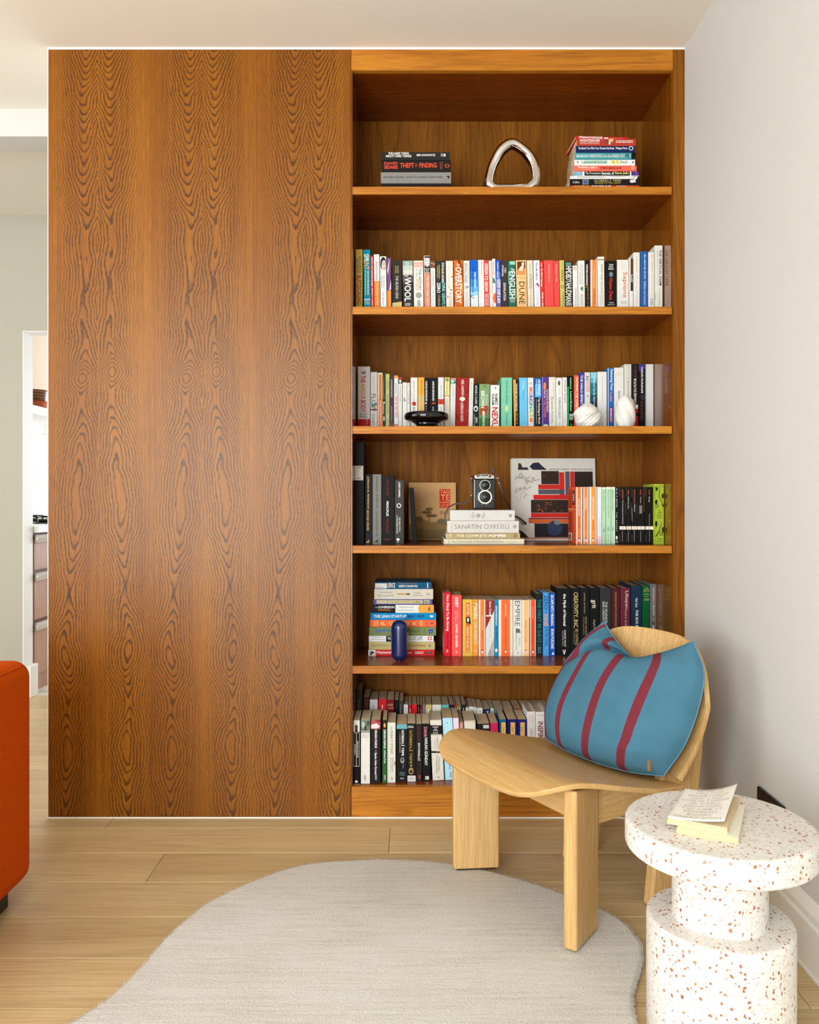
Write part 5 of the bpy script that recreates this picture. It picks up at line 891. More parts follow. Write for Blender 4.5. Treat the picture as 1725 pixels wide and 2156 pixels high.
r.b('black and white book with uneven pages', 470, 632, 640, (36, 32, 30), [('r', 540, 655, 616, 700, (196, 194, 190))], Y=2.772, lean=0.02)
r.b('crimson book', 640, 741, 630, (196, 44, 84), [], Y=2.772, lean=0.02)
lab = lambda a, b: [('r', a, 622, b, 800, (226, 180, 100)), ('t', 'Tarot', a + 16, 680, b - 18, 740, (90, 50, 30))]
r.b('petrol blue book with yellow label', 757, 843, 583, (24, 96, 140), lab(776, 832), Y=2.772, lean=0.01)
r.b('wider navy book with orange label', 858, 986, 583, (34, 36, 104), lab(896, 954), Y=2.772, lean=0.01)
r.b('narrower navy book with orange label', 992, 1107, 585, (34, 36, 106), lab(1022, 1080), Y=2.772, lean=0.01)
r.b('white hardback book with faint red capitals', 1112, 1216, 483, (226, 223, 218), [('t', 'KEVIN', 1170, 530, 1190, 636, (206, 140, 130)), ('t', 'KELLY', 1130, 530, 1152, 636, (206, 140, 130)), ('t', 'THE INEVITABLE', 1148, 700, 1178, 980, (206, 120, 110))], hard=True, Y=2.772, lean=0, d=0.13)
r.b('white hardback book with bold rust capitals', 1219, 1341, 487, (226, 224, 220), [('h', 'CAGAN', 1240, 520, 1328, 538, (150, 146, 142)), ('t', 'INSPIRED', 1250, 612, 1320, 920, (132, 62, 36), 1)], hard=True, Y=2.772, lean=0, d=0.13)
r.b('wide white hardback book nearest the cushion', 1352, 1517, 480, (228, 226, 221), [('h', 'Daniel J.', 1382, 578, 1490, 598, (80, 76, 74)), ('h', 'Levitin', 1394, 618, 1478, 640, (80, 76, 74))], hard=True, Y=2.772, lean=0, d=0.13)
Rw = Row(2.905, zr[5], 'in bottom back row', 'back row of books on the bottom shelf')
r = Rw.crop(735, 1420, 6.509, 0.0); r.vis = None
r.b('tallest dark grey book', 105, 180, 205, (66, 60, 54), [('u', 'ATLAS', 120, 345, 150, 470, (160, 152, 144))])
r.b('dark brown-red book', 197, 281, 310, (70, 34, 26), [('l', 'v', 225, 340, 260, 480, (120, 60, 50), 2)])
r.b('white book with red letters', 283, 394, 345, (206, 204, 202), [('t', 'TOLSTOY', 328, 402, 344, 560, (150, 60, 60))])
r.b('red book with white letters', 402, 516, 340, (196, 36, 46), [('t', 'KÜRK', 448, 418, 470, 492, WH, 1)])
r.b('dark red book with tan capitals', 519, 618, 345, (120, 22, 26), [('h', 'SONER', 528, 402, 604, 434, (206, 160, 130)), ('h', 'YALÇIN', 528, 448, 608, 484, (206, 160, 130))])
r.b('plain black book', 624, 684, 350, (24, 22, 22), [])
r.b('dark grey book with faint letters', 687, 746, 360, (58, 54, 48), [('l', 'v', 700, 410, 718, 530, (130, 124, 110))])
r.b('narrow white book', 750, 809, 415, (206, 202, 192), [('t', 'BELKİ', 768, 452, 790, 540, GREY)])
r.b('narrow deep red book', 813, 858, 415, (150, 30, 40), [('l', 'v', 830, 470, 846, 535, (230, 200, 190))])
r.b('bright red book', 862, 931, 415, (202, 26, 30), [('t', 'TİL', 888, 460, 906, 500, (90, 20, 20))])
r.b('narrow black book', 934, 973, 415, (28, 26, 26), [('l', 'v', 945, 450, 960, 530, (120, 110, 90))])
r.b('thin maroon book', 975, 1008, 415, (104, 24, 34), [('l', 'v', 984, 480, 996, 535, (200, 150, 120))])
r.b('thin slate book', 1010, 1046, 415, (110, 112, 130), [])
r.b('straw-coloured book', 1050, 1135, 415, (192, 170, 106), [('l', 'v', 1082, 470, 1104, 505, OFF)])
r.b('wide off-white book', 1142, 1266, 415, (208, 204, 192), [('t', 'CAN', 1180, 462, 1200, 500, GREY)])
r.b('turquoise book', 1272, 1370, 415, (98, 168, 164), [])
r.b('dark navy book', 1375, 1440, 415, (30, 32, 44), [('r', 1405, 455, 1420, 475, (170, 170, 180))])
r.b('thin red and orange book', 1442, 1466, 415, (170, 30, 30), [('r', 1440, 455, 1468, 600, (214, 130, 70))])
r.b('olive book', 1468, 1541, 415, (110, 98, 58), [('l', 'v', 1476, 450, 1530, 520, (200, 190, 160), 2)])
r.b('black book beside the white ones', 1546, 1601, 415, (34, 36, 42), [('l', 'v', 1564, 460, 1580, 495, OFF)])
r = Rw.crop(930, 1420, 6.161, 0.0); r.vis = None
r.b('narrow white book with striped edge', 312, 352, 430, (214, 210, 200), [('r', 324, 430, 328, 600, (170, 166, 156))])
r.b('white book with small letters', 357, 413, 418, (216, 212, 202), [('l', 'v', 372, 450, 402, 500, GREY, 2)])
r.b('thin white book', 415, 454, 425, (216, 212, 204), [('l', 'v', 425, 450, 440, 500, (150, 146, 140))])
r.b('white book with grey capitals', 458, 535, 435, (216, 214, 206), [('h', 'TE', 478, 470, 520, 495, (120, 116, 110))])
r.b('navy book with white mark', 541, 631, 450, (32, 44, 72), [('h', 'T', 580, 478, 614, 500, WH, 1)])
r.b('narrow mint book', 635, 678, 440, (186, 206, 196), [('r', 645, 470, 660, 500, (60, 90, 80))])
r.b('grey book mostly hidden', 684, 806, 448, (120, 116, 104), [])
r.b('slate blue book mostly hidden', 812, 934, 456, (126, 134, 142), [])
r.b('dark red book mostly hidden', 940, 1040, 446, (130, 36, 44), [])
r.b('brown book behind the white hardbacks', 1046, 1200, 446, (110, 90, 70), [])
r.b('buff book behind the white hardbacks', 1206, 1430, 446, (150, 140, 120), [])
r.b('grey-brown book nearest the chair', 1440, 1560, 446, (120, 110, 98), [])
# ------------------------------------------------------------------ things on the shelves
def Wm(Y, ox, oy, sc):
    return lambda cx, cy: ((ox + cx / sc - PX) * Y / F, CAMZ - (oy + cy / sc - PY) * Y / F)
def front_print(root, els, conv, y=0.0):
    for nm, c, V, Fc in prints(els, conv): mesh(nm, [(a, b + y, d) for a, b, d in V], Fc, paper(c), root)

# chrome loop
W = Wm(2.80, 1010, 260, 3.9205)
cl = [(78, 500), (92, 400), (128, 310), (185, 225), (262, 180), (345, 212), (412, 275), (452, 365), (458, 470), (415, 540), (320, 556), (215, 553), (120, 550)]
rd = [.020, .019, .0185, .0195, .018, .0165, .0185, .0185, .018, .020, .022, .0225, .0215]
P = crom([(W(*q)[0], 2.80 + 0.006 * math.sin(i * 1.3), W(*q)[1]) for i, q in enumerate(cl)], 8, True)
rr = [v.x for v in crom([(a, 0, 0) for a in rd], 8, True)]
lo = min(p.z - a for p, a in zip(P, rr)); P = [p + Vector((0, 0, zr[0] - lo + .0003)) for p in P]
# a loop lies in one plane, so its frames follow the y axis
V, Fc = [], []
n = len(P); sg = 24
for i in range(n):
    d = (P[(i + 1) % n] - P[i - 1]).normalized(); yv = Vector((0, 1, 0)); u = d.cross(yv).normalized(); v2 = u.cross(d)
    for k in range(sg):
        a = 2 * math.pi * k / sg
        V.append(P[i] + u * rr[i] * math.cos(a) + v2 * rr[i] * 1.5 * math.sin(a))
for i in range(n):
    for k in range(sg): Fc.append((i * sg + k, i * sg + (k + 1) % sg, ((i + 1) % n) * sg + (k + 1) % sg, ((i + 1) % n) * sg + k))
tag(mesh('chrome_sculpture', V, Fc, plain('mirror_chrome', (236, 232, 226), 0.04, 0.5, 1.0, 0.0), None, True), 'polished chrome loop sculpture between the two stacks on top shelf', 'sculpture')

# black dish
dz = zr[2] + .0003; dx = at(898, 0, 2.795).x
prof = [(0.026, 0), (0.031, 0.0), (0.033, 0.004), (0.034, 0.010), (0.044, 0.018), (0.055, 0.0245), (0.066, 0.026), (0.0725, 0.0295), (0.0757, 0.036), (0.0757, 0.043), (0.073, 0.050), (0.067, 0.0535), (0.060, 0.051), (0.05, 0.042), (0.03, 0.029), (0.0, 0.026)]
o = tag(empty('dish', (dx, 2.795, dz)), 'glossy black footed dish in front of third-shelf books', 'dish')
mesh('bowl', *lathe(prof[4:], 56, cap=False), plain('black_gloss_glaze', (10, 10, 11), 0.06, 0.6, 0, 0.0), o, True)
mesh('foot', *lathe(prof[:5], 56), plain('black_gloss_foot', (12, 12, 12), 0.1, 0.6), o, True)

# twisted white vases
def twisted(name, x, Y, prof, tw, amp, lobes, label):
    V, Fc = [], []; seg = 96; N = 48
    for j in range(N + 1):
        t = j / N; R = interp(t, prof); z = prof_h[name] * t
        for i in range(seg):
            a = 2 * math.pi * i / seg; ph = lobes * (a - tw * t)
            r = R * (1 + amp * math.cos(ph) + amp * .30 * math.cos(4 * ph + 1) + amp * .12 * math.cos(9 * ph))
            V.append((r * math.cos(a), r * math.sin(a), z))
    for j in range(N):
        for i in range(seg):
            k = (i + 1) % seg; Fc.append((j * seg + i, j * seg + k, (j + 1) * seg + k, (j + 1) * seg + i))
    Fc.append(tuple(reversed(range(seg))))
    o = tag(empty(name, (at(x, 0, Y).x, Y, zr[2] + .0003)), label, 'vase', 'white twisted vases')
    mat = plain('white_bisque', (226, 221, 211), 0.65, 0.3, 0, 0.02, 20, 0.1, 500)
    mesh('vase_body', V, Fc, mat, o, True)
    top = [V[N * seg + i] for i in range(seg)]
    inn = [(a * .78, b * .78, c - .001) for a, b, c in top] + [(a * .7, b * .7, c - .03) for a, b, c in top]
    Q = top + inn
    mesh('mouth', Q, [(i, (i + 1) % seg, seg + (i + 1) % seg, seg + i) for i in range(seg)] + [(seg + i, seg + (i + 1) % seg, 2 * seg + (i + 1) % seg, 2 * seg + i) for i in range(seg)] + [tuple(range(2 * seg, 3 * seg))], mat, o, True)
prof_h = {'round_vase': 0.0845, 'tall_vase': 0.111}
twisted('round_vase', 1237, 2.80, [(0, .026), (.08, .034), (.22, .041), (.34, .0405), (.44, .040), (.58, .043), (.70, .041), (.82, .034), (.92, .022), (.97, .015), (1, .013)], 2.6, .085, 4, 'squat white twisted vase, the rounder one on the third shelf')
twisted('tall_vase', 1317, 2.80, [(0, .024), (.08, .028), (.25, .033), (.45, .0345), (.62, .0335), (.8, .029), (.92, .021), (.98, .014), (1, .012)], -1.7, .05, 5, 'egg-shaped white twisted vase, the taller one on the third shelf')

# book shown face on, against the back
W = Wm(3.03, 735, 920, 7.1875)
x0, x1 = W(905, 0)[0], W(1622, 0)[0]; h = W(0, 695)[1] - zr[3]
o = tag(empty('paperback_book', ((x0 + x1) / 2, 3.03, zr[3] + .0022), (-0.08, 0, 0)), 'tan paperback with red title block shown face-on behind the camera strap', 'book')
hw = (x1 - x0) / 2
box('cover', -hw, hw, 0, .0012, 0, h, plain('tan_landscape_print', (196, 146, 82), 0.5, 0.4, 0, 0.14, 9), o)
box('pages', -hw + .001, hw - .001, .0014, .0126, .0005, h - .0005, M['pages'], o); box('back_cover', -hw, hw, .0128, .0138, 0, h, paper((196, 150, 90)), o)
cv = lambda a, b: (W(a, b)[0] - (x0 + x1) / 2, W(a, b)[1] - zr[3])
front_print(o, [('p', [(908, 1330), (1000, 1290), (1120, 1260), (1240, 1300), (1420, 1280), (1500, 1330), (1620, 1310), (1620, 1560), (908, 1560)], (150, 116, 66)), ('p', [(908, 1430), (1100, 1390), (1300, 1420), (1620, 1390), (1620, 1562), (908, 1562)], (128, 104, 64)),
    ('c', 1215, 1100, 60, (128, 92, 50), 24), ('c', 1180, 1150, 76, (122, 88, 48), 26), ('c', 1250, 1200, 90, (120, 88, 50), 24), ('r', 1205, 1090, 1216, 1290, (110, 80, 44)), ('c', 1060, 1250, 60, (132, 100, 56), 36), ('c', 1400, 1290, 70, (120, 106, 72), 46),
    ('r', 1373, 797, 1532, 1080, (204, 40, 34)), ('h', 'TAO', 1384, 812, 1524, 868, (226, 186, 110)), ('h', 'TE', 1392, 880, 1522, 966, (226, 186, 110)), ('h', 'CHING', 1380, 980, 1524, 1012, (226, 186, 110)), ('r', 1376, 1030, 1530, 1034, (226, 186, 110)), ('h', 'LAO TZU', 1382, 1044, 1524, 1066, (226, 186, 110)), ('l', 'h', 1380, 1130, 1500, 1180, (140, 100, 56), 2)], cv)
for nm, c, V, Fc in prints([('h', 'Translated by STEPHEN MITCHELL', 1040, 1508, 1590, 1530, (90, 70, 40))], cv, -.0008): mesh('translator_line', V, Fc, paper(c), o)

# record sleeve with loose coloured shapes and pen scrawls
W = Wm(3.02, 1050, 950, 7.5)
x0, x1 = W(222, 0)[0], W(1552, 0)[0]; h = W(0, 105)[1] - zr[3]
o = tag(empty('record_sleeve', ((x0 + x1) / 2, 3.02, zr[3] + .001), (-0.095, 0, 0)), 'white record sleeve with red and black shapes against the back panel', 'record')
hw = (x1 - x0) / 2
box('sleeve', -hw, hw, 0, .0045, 0, h, plain('white_sleeve_card', (214, 207, 194), 0.55, 0.4), o)
box('inner_sleeve', -hw - .004, hw - .006, .0046, .008, .002, h - .002, plain('cream_inner_sleeve', (206, 192, 160), 0.6), o)
cv = lambda a, b: (W(a, b)[0] - (x0 + x1) / 2, W(a, b)[1] - zr[3])
DK = (54, 42, 36); RD = (204, 46, 40); SL = (86, 86, 92)
def stroke(pts, wd=5):
    out = []
    Q = crom([(a, b, 0) for a, b in pts], 5)
    for a, b in zip(Q, Q[1:]):
        d = (b - a)
        if d.length < 1e-6: continue
        nn = Vector((-d.y, d.x, 0)).normalized() * wd / 2
        out.append(('p', [(a.x + nn.x, a.y + nn.y), (b.x + nn.x, b.y + nn.y), (b.x - nn.x, b.y - nn.y), (a.x - nn.x, a.y - nn.y)], (60, 54, 50)))
    return out
art = [('p', [(320, 290), (330, 180), (370, 190), (390, 250), (470, 250), (495, 290)], (58, 54, 58)), ('p', [(505, 240), (560, 180), (650, 170), (720, 240), (785, 290), (560, 290)], (44, 46, 60)), ('h', 'GRIZZLY BEAR  PAINTED RUINS', 818, 270, 1508, 294, (70, 64, 62)),
       ('r', 690, 310, 970, 520, DK), ('r', 1220, 318, 1508, 800, DK), ('r', 975, 330, 1056, 700, RD), ('r', 1070, 318, 1140, 700, SL), ('r', 1148, 318, 1216, 760, RD),
       ('r', 640, 525, 1056, 600, RD), ('r', 640, 606, 1056, 680, SL), ('r', 560, 690, 1400, 765, RD), ('r', 520, 770, 1400, 975, DK), ('r', 520, 980, 1400, 1050, RD), ('r', 480, 1056, 1400, 1082, (150, 50, 34)), ('r', 480, 1086, 1400, 1140, (208, 96, 44)),
       ('r', 570, 1145, 1400, 1365, (44, 38, 38)), ('c', 890, 1220, 120, (52, 60, 84), 120), ('c', 930, 1130, 50, (112, 124, 112), 40), ('r', 340, 1370, 1400, 1385, (200, 96, 50)), ('p', [(260, 1010), (340, 1050), (450, 1140), (430, 1176), (370, 1100)], (34, 30, 30)), ('p', [(330, 1250), (400, 1290), (470, 1365), (340, 1365)], (34, 30, 30)), ('r', 880, 1440, 940, 1452, OFF)]
rs = random.Random(5)
for k in range(46):
    a = rs.uniform(600, 1000); b = rs.uniform(785, 960)
    art.append(('p', [(a, b), (a + rs.uniform(-30, 40), b + rs.uniform(-20, 20)), (a + rs.uniform(-30, 40), b + rs.uniform(-24, 24))], (186, 98, 42)))
for k in range(20):
    a = rs.uniform(710, 950); b = rs.uniform(320, 420)
    art.append(('p', [(a, b), (a + rs.uniform(-14, 24), b + rs.uniform(-10, 10)), (a + rs.uniform(-14, 20), b + rs.uniform(-14, 14))], (150, 96, 56)))
art += stroke([(262, 455), (300, 400), (330, 430), (345, 350), (385, 380), (350, 430), (410, 410), (440, 440), (495, 405)]) + stroke([(405, 455), (470, 470), (450, 530), (425, 480), (500, 480), (520, 500), (550, 415), (560, 470), (655, 450)])
art += stroke([(300, 590), (262, 630), (275, 665), (320, 620), (345, 580), (340, 625), (380, 600), (420, 560), (400, 610), (450, 600), (505, 565)]) + stroke([(300, 710), (280, 770), (310, 800), (345, 760), (345, 690), (400, 650), (425, 700), (380, 760), (430, 690), (460, 720)], 3)
front_print(o, art, cv)

# twin-lens camera with strap
CY = 2.80
W = Wm(CY, 980, 980, 12.321)
cx0 = W(497, 0)[0]; topz = CAMZ - (940 + 797 / 5.948 - PY) * 2.77 / F
cm = tag(empty('twin_lens_camera', (cx0, CY, topz + .0008)), 'old black twin-lens camera with brown strap on a stack of books', 'camera')
cz = W(0, 1140)[1]
L = lambda a, b: (W(a, b)[0] - cx0, W(a, b)[1] - cz)
blk = plain('black_bakelite', (24, 26, 24), 0.3, 0.5, 0, 0.05); slv = plain('brushed_silver', (206, 202, 194), 0.3, 0.5, 0.8); slvw = plain('silvery_white_paint', (214, 206, 196), 0.4, 0.5, 0.1)
a0, b1 = L(222, 345); a1, b0 = L(775, 1130)
box('body', a0, a1, .004, .085, .0035, b1, blk, cm, .003)
for sx in (a0 + .006, a1 - .016):
    box('foot', sx, sx + .01, .01, .02, 0, .0034, M['black'], cm); box('foot', sx, sx + .01, .06, .07, 0, .0034, M['black'], cm)
box('front_plate', *[L(300, 0)[0], L(700, 0)[0]], -.001, .0038, *[L(0, 1085)[1], L(0, 350)[1]], blk, cm, .001)
q0, q1 = L(232, 360), L(246, 1085); box('edge_strip', q0[0], q1[0], .002, .0038, q1[1], q0[1], slv, cm)
# arched hood plate with raised script
arc = [L(248, 330), L(742, 330), L(742, 255)] + [L(742 - 494 * t / 10, 255 - 42 * math.sin(math.pi * t / 10)) for t in range(1, 10)] + [L(248, 255)]
n = len(arc)
def slab(nm, pts, y0, y1, mat, par):
    n = len(pts); V = [(a, y0, b) for a, b in pts] + [(a, y1, b) for a, b in pts]
    return mesh(nm, V, [tuple(range(n)), tuple(range(2 * n - 1, n - 1, -1))] + [(i, n + i, n + (i + 1) % n, (i + 1) % n) for i in range(n)], mat, par)
hd = slab('name_plate', arc, .0, .008, slvw, cm)
cxm = sum(p[0] for p in arc) / n; czm = sum(p[1] for p in arc) / n
slab('plate_ground', [(cxm + (a - cxm) * .90, czm + (b - czm) * .72) for a, b in arc], -.0008, .001, M['black'], hd)
for nm, c, V, Fc in prints([('h', 'Lubitel 2', 275, 240, 712, 305, (226, 220, 210), 1)], L): mesh(nm, [(a, b - .0008, d) for a, b, d in V], Fc, slvw, hd)
box('focus_hood', a0 + .004, a1 - .004, .0085, .075, b1 + .0002, b1 + .010, blk, cm, .002)
def ring(nm, cx, cy, r0, r1, y0, y1, mat, par):
    c = L(cx, cy); s = 12.321 * F / CY; V, Fc = [], []; N = 40
    for i in range(N):
        a = 2 * math.pi * i / N
        for r, y in ((r0, y1), (r0, y0), (r1, y0), (r1, y1)): V.append((c[0] + r / s * math.cos(a), y, c[1] + r / s * math.sin(a)))
    for i in range(N):
        j = (i + 1) % N
        for k in range(4): Fc.append((i * 4 + k, i * 4 + (k + 1) % 4, j * 4 + (k + 1) % 4, j * 4 + k))
    return mesh(nm, V, Fc, mat, par)
def disc(nm, cx, cy, r, y0, y1, mat, par, dome=0.0):
    c = L(cx, cy); s = 12.321 * F / CY; r /= s
    V, Fc = lathe([(r, 0), (r, y1 - y0), (r * .7, y1 - y0 + dome), (0.00001, y1 - y0 + dome * 1.3)], 36)
    return mesh(nm, [(c[0] + x, y1 - z, c[1] + y) for x, y, z in V], Fc, mat, par, True)
up = disc('viewing_lens', 505, 508, 118, -.010, -.001, blk, cm, .001); ring('lens_ring', 505, 508, 124, 138, -.012, -.001, slv, up); disc('lens_cap', 512, 500, 84, -.014, -.010, M['black'], up, .002)
lw = disc('taking_lens', 505, 808, 140, -.013, -.001, blk, cm, .001); ring('lens_ring', 505, 808, 145, 180, -.014, -.001, slvw, lw); disc('lens_cap', 512, 808, 92, -.018, -.013, M['black'], lw, .002)
ang = [150, 172, 195, 215, 250, 285, 325, 345]
for t in ang:
    c = L(505 + 200 * math.cos(math.radians(t)), 808 - 200 * math.sin(math.radians(t)))
    V, Fc = lathe([(.0016, 0), (.0022, .002), (.0016, .006), (0.0001, .0065)], 12)
    mesh('pin', [(c[0] + x, -.001 - z, c[1] + y) for x, y, z in V], Fc, slv, lw, True)
def ribbon(nm, pts, wd, th, mat, par, y=None):
    P = crom(pts, 6); V, Fc = [], []
    for i, p in enumerate(P):
        d = (P[min(i + 1, len(P) - 1)] - P[max(i - 1, 0)]); d = Vector((d.x, 0, d.z)).normalized(); nn = Vector((-d.z, 0, d.x)) * wd / 2
        for q, yy in ((p + nn, -th / 2), (p - nn, -th / 2), (p - nn, th / 2), (p + nn, th / 2)): V.append((q.x, q.y + yy, q.z))
    for i in range(len(P) - 1):
        for k in range(4): Fc.append((i * 4 + k, i * 4 + (k + 1) % 4, i * 4 + 4 + (k + 1) % 4, i * 4 + 4 + k))
    Fc += [(3, 2, 1, 0), tuple(range(len(V) - 4, len(V)))]
    return mesh(nm, V, Fc, mat, par)
lea = plain('brown_leather', (52, 30, 22), 0.4, 0.5, 0, 0.15, 60)
J = Wm(CY, 920, 940, 5.948)
jl = lambda a, b, y=0.0: (J(a, b)[0] - cx0, y, J(a, b)[1] - cz)
st = ribbon('strap', [jl(468, 372, .012), jl(432, 378, .006), jl(428, 430, .004), jl(432, 520, .004), jl(436, 600, .004), jl(415, 660, .0), jl(340, 705, -.002), jl(230, 716, -.004), jl(150, 760, -.006), jl(104, 850, -.008), jl(108, 930, -.008), jl(122, 990, -.008)], .0052, .0014, lea, cm)
s2 = ribbon('strap', [jl(688, 238, .02), jl(722, 312, .014), jl(762, 400, .006), jl(800, 510, .004), jl(838, 610, .01), jl(890, 700, .03), jl(945, 782, .06)], .0058, .0014, lea, cm)
ribbon('strap_tail', [jl(984, 862, .07), jl(1040, 896, .062), jl(1090, 950, .06), jl(1112, 988, .06)], .0055, .0014, lea, cm)
for (p, par) in ((jl(432, 396, .003), st), (jl(434, 610, .003), st), (jl(780, 458, .004), s2)):
    V, Fc = lathe([(.0026, 0), (.0022, .0012), (.0001, .0016)], 14); mesh('rivet', [(p[0] + x, p[1] - z, p[2] + y) for x, y, z in V], Fc, slv, par, True)
p = jl(760, 392); box('strap_lug', p[0] - .006, p[0] + .006, .003, .005, p[2] - .0006, p[2] + .0006, slv, cm)

# blue bird
bx = at(841.5, 0, 2.795).x
bd = tag(empty('bird_figurine', (bx, 2.795, zr[4] + .0003)), 'dark blue capsule-shaped bird figurine with small black beak', 'figurine')
R, H = .0283, .1405; prof = []
for i in range(13): a = -math.pi / 2 + math.pi / 2 * i / 12; prof.append((max(.0001, R * math.cos(a)) if i else .012, .022 + .022 * math.sin(a)))
for i in range(15): a = math.pi / 2 * i / 14; prof.append((max(.0001, R * math.cos(a)), H - R + R * math.sin(a)))
mesh('body', *lathe(prof, 48), plain('navy_lacquer', (16, 32, 78), 0.22, 0.5, 0, 0.05, 8, 0.1, 120, 0.3), bd, True)
V, Fc = lathe([(.0066, 0), (.0066, .002), (.0001, .0145)], 20)
mesh('beak', [(.0255 + z, -.008 + x * .9, H - .0335 + y) for x, y, z in V], Fc, plain('black_beak', (22, 20, 20), 0.3), bd, True)

# ------------------------------------------------------------------ chair
CH = tag(empty('lounge_chair', (.290, 2.108, 0), (0, 0, -math.pi / 3)), 'pale oak plywood lounge chair with rounded back and broad plank legs', 'chair')
ZP = [(v.x, v.z) for v in crom([(-.165, 0, .360), (-.15, 0, .368), (-.125, 0, .383), (-.09, 0, .397), (-.05, 0, .404), (0, 0, .399), (.08, 0, .380), (.17, 0, .357), (.25, 0, .340), (.34, 0, .327)], 6)]
def shell(nm, nu, nv, fn, mat, par, th):
    V = [fn(-1 + 2 * i / nu, j / nv) for j in range(nv + 1) for i in range(nu + 1)]
    Fc = [(j * (nu + 1) + i, j * (nu + 1) + i + 1, (j + 1) * (nu + 1) + i + 1, (j + 1) * (nu + 1) + i) for j in range(nv) for i in range(nu)]
    o = mesh(nm, V, Fc, mat, par, True)
    m = o.modifiers.new('thickness', 'SOLIDIFY'); m.thickness = th; m.offset = -1
    b = o.modifiers.new('round', 'BEVEL'); b.width = .002; b.segments = 2; b.limit_method = 'ANGLE'; b.angle_limit = math.radians(50)
    return o
def seat_fn(u, v):
    yf = -.155 + .018 * u * u + .075 * abs(u) ** 7
    y = yf + (.335 - yf) * v
    hw = interp(v, [(0, .252), (.12, .262), (.35, .266), (.7, .256), (1, .236)])
    return (u * hw, y, interp(y, ZP) - .010 * (1 - u * u) * min(1, v * 3))
shell('seat', 44, 52, seat_fn, M['oak_pale_x'], CH, .0125)
YB_ = [(v.x, v.z) for v in crom([(.30, 0, .300), (.363, 0, .343), (.455, 0, .388), (.53, 0, .413), (.60, 0, .432), (.70, 0, .452)], 8)]
def back_fn(u, v):
    zt = .678 - .018 * u * u - .100 * abs(u) ** 5
    z = .338 + (zt - .338) * v
    hw = interp(v, [(0, .232), (.4, .248), (.8, .252), (1, .236)])
    return (u * hw, interp(z, YB_) + .038 * (1 - u * u), z)
shell('backrest', 44, 36, lambda u, v: back_fn(-u, v), M['oak_pale_z'], CH, .0125)
def plank_leg(cx, cy, ang, wd, th, z1, rake=0.0, nm='leg', cut=None, zb=0.0):
    """upright board: wd along its own direction, th thick; the top may be cut to follow the seat"""
    ca, sa = math.cos(ang), math.sin(ang); V = []
    for z in (.004 + zb, z1):
        for a, b in ((-wd / 2, -th / 2), (wd / 2, -th / 2), (wd / 2, th / 2), (-wd / 2, th / 2)):
            x = cx + a * ca - b * sa; y = cy + a * sa + b * ca + rake * (1 if z == z1 else 0)
            zz = z if z != z1 else (cut(x, y) if cut else z)
            V.append((x, y, zz))
    o = mesh(nm, V, boxv(0, 1, 0, 1, 0, 1)[1], M['oak_pale_z'], CH); bev(o, .007, 4)
    Vg = [(cx + a * ca - b * sa, cy + a * sa + b * ca, z) for z in (.0003 + zb, .0038 + zb) for a, b in ((-wd * .42, -th * .3), (wd * .42, -th * .3), (wd * .42, th * .3), (-wd * .42, th * .3))]
    mesh('foot_glide', Vg, boxv(0, 1, 0, 1, 0, 1)[1], M['black'], o)
    return o
RUGZ = .0168
under = lambda x, y: interp(y, ZP) - .0165
for s in (-1, 1):
    # front boards toe in towards the back; RUGZ lets them stand on the rug
    o = plank_leg(s * .217, .005, math.pi / 2 + s * math.radians(25), .130, .034, .37, 0, 'leg', under, RUGZ)
    plank_leg(s * .165, .345, math.pi / 2 - s * math.radians(7), .130, .034, .47, .058, 'leg', lambda x, y: .47)
for s in (-1, 1):
    V = [(s * .178 - .011, .05, .262), (s * .178 + .011, .05, .262), (s * .158 + .011, .31, .262), (s * .158 - .011, .31, .262),
         (s * .178 - .011, .05, .352), (s * .178 + .011, .05, .352), (s * .158 + .011, .31, .312), (s * .158 - .011, .31, .312)]
    bev(mesh('side_rail', V, boxv(0, 1, 0, 1, 0, 1)[1], M['oak_pale_y'], CH), .002)
bev(box('front_rail', -.195, .195, .0, .024, .292, .362, M['oak_pale_x'], CH), .002)
bev(box('back_rail', -.148, .148, .345, .367, .27, .34, M['oak_pale_x'], CH), .002)

# ------------------------------------------------------------------ cushion
CU = tag(empty('cushion', (.290, 2.108, 0), (0, 0, -math.pi / 3)), 'blue linen cushion with maroon stripes leaning in the oak chair', 'cushion')
KX_ = [[-.165, -.085, .025, .125, .205], [-.212, -.105, .03, .15, .240], [-.218, -.105, .03, .155, .250], [-.190, -.095, .03, .15, .245], [-.140, -.085, .0, .110, .200]]
KZ_ = [[.362, .352, .346, .345, .350], [.44, .435, .43, .43, .43], [.53, .52, .515, .515, .52], [.625, .605, .585, .60, .61], [.688, .645, .603, .636, .682]]
KY_ = [[.215, .215, .225, .25, .290], [.265, .265, .275, .295, .325], [.325, .32, .325, .342, .365], [.375, .37, .372, .382, .392], [.415, .405, .398, .40, .405]]
def cub(a, b, c, d, t): return .5 * ((2 * b) + (c - a) * t + (2 * a - 5 * b + 4 * c - d) * t * t + (3 * b - a - 3 * c + d) * t ** 3)
def bic(K, u, v):
    def row(r):
        x = u * 4; i = min(3, int(x)); t = x - i; g = lambda k: r[k] if 0 <= k <= 4 else (2 * r[0] - r[1] if k < 0 else 2 * r[4] - r[3])
        return cub(g(i - 1), g(i), g(i + 1), g(i + 2), t)
    vals = [row(r) for r in K]; x = v * 4; i = min(3, int(x)); t = x - i
    g = lambda k: vals[k] if 0 <= k <= 4 else (2 * vals[0] - vals[1] if k < 0 else 2 * vals[4] - vals[3])
    return cub(g(i - 1), g(i), g(i + 1), g(i + 2), t)
NC = 56
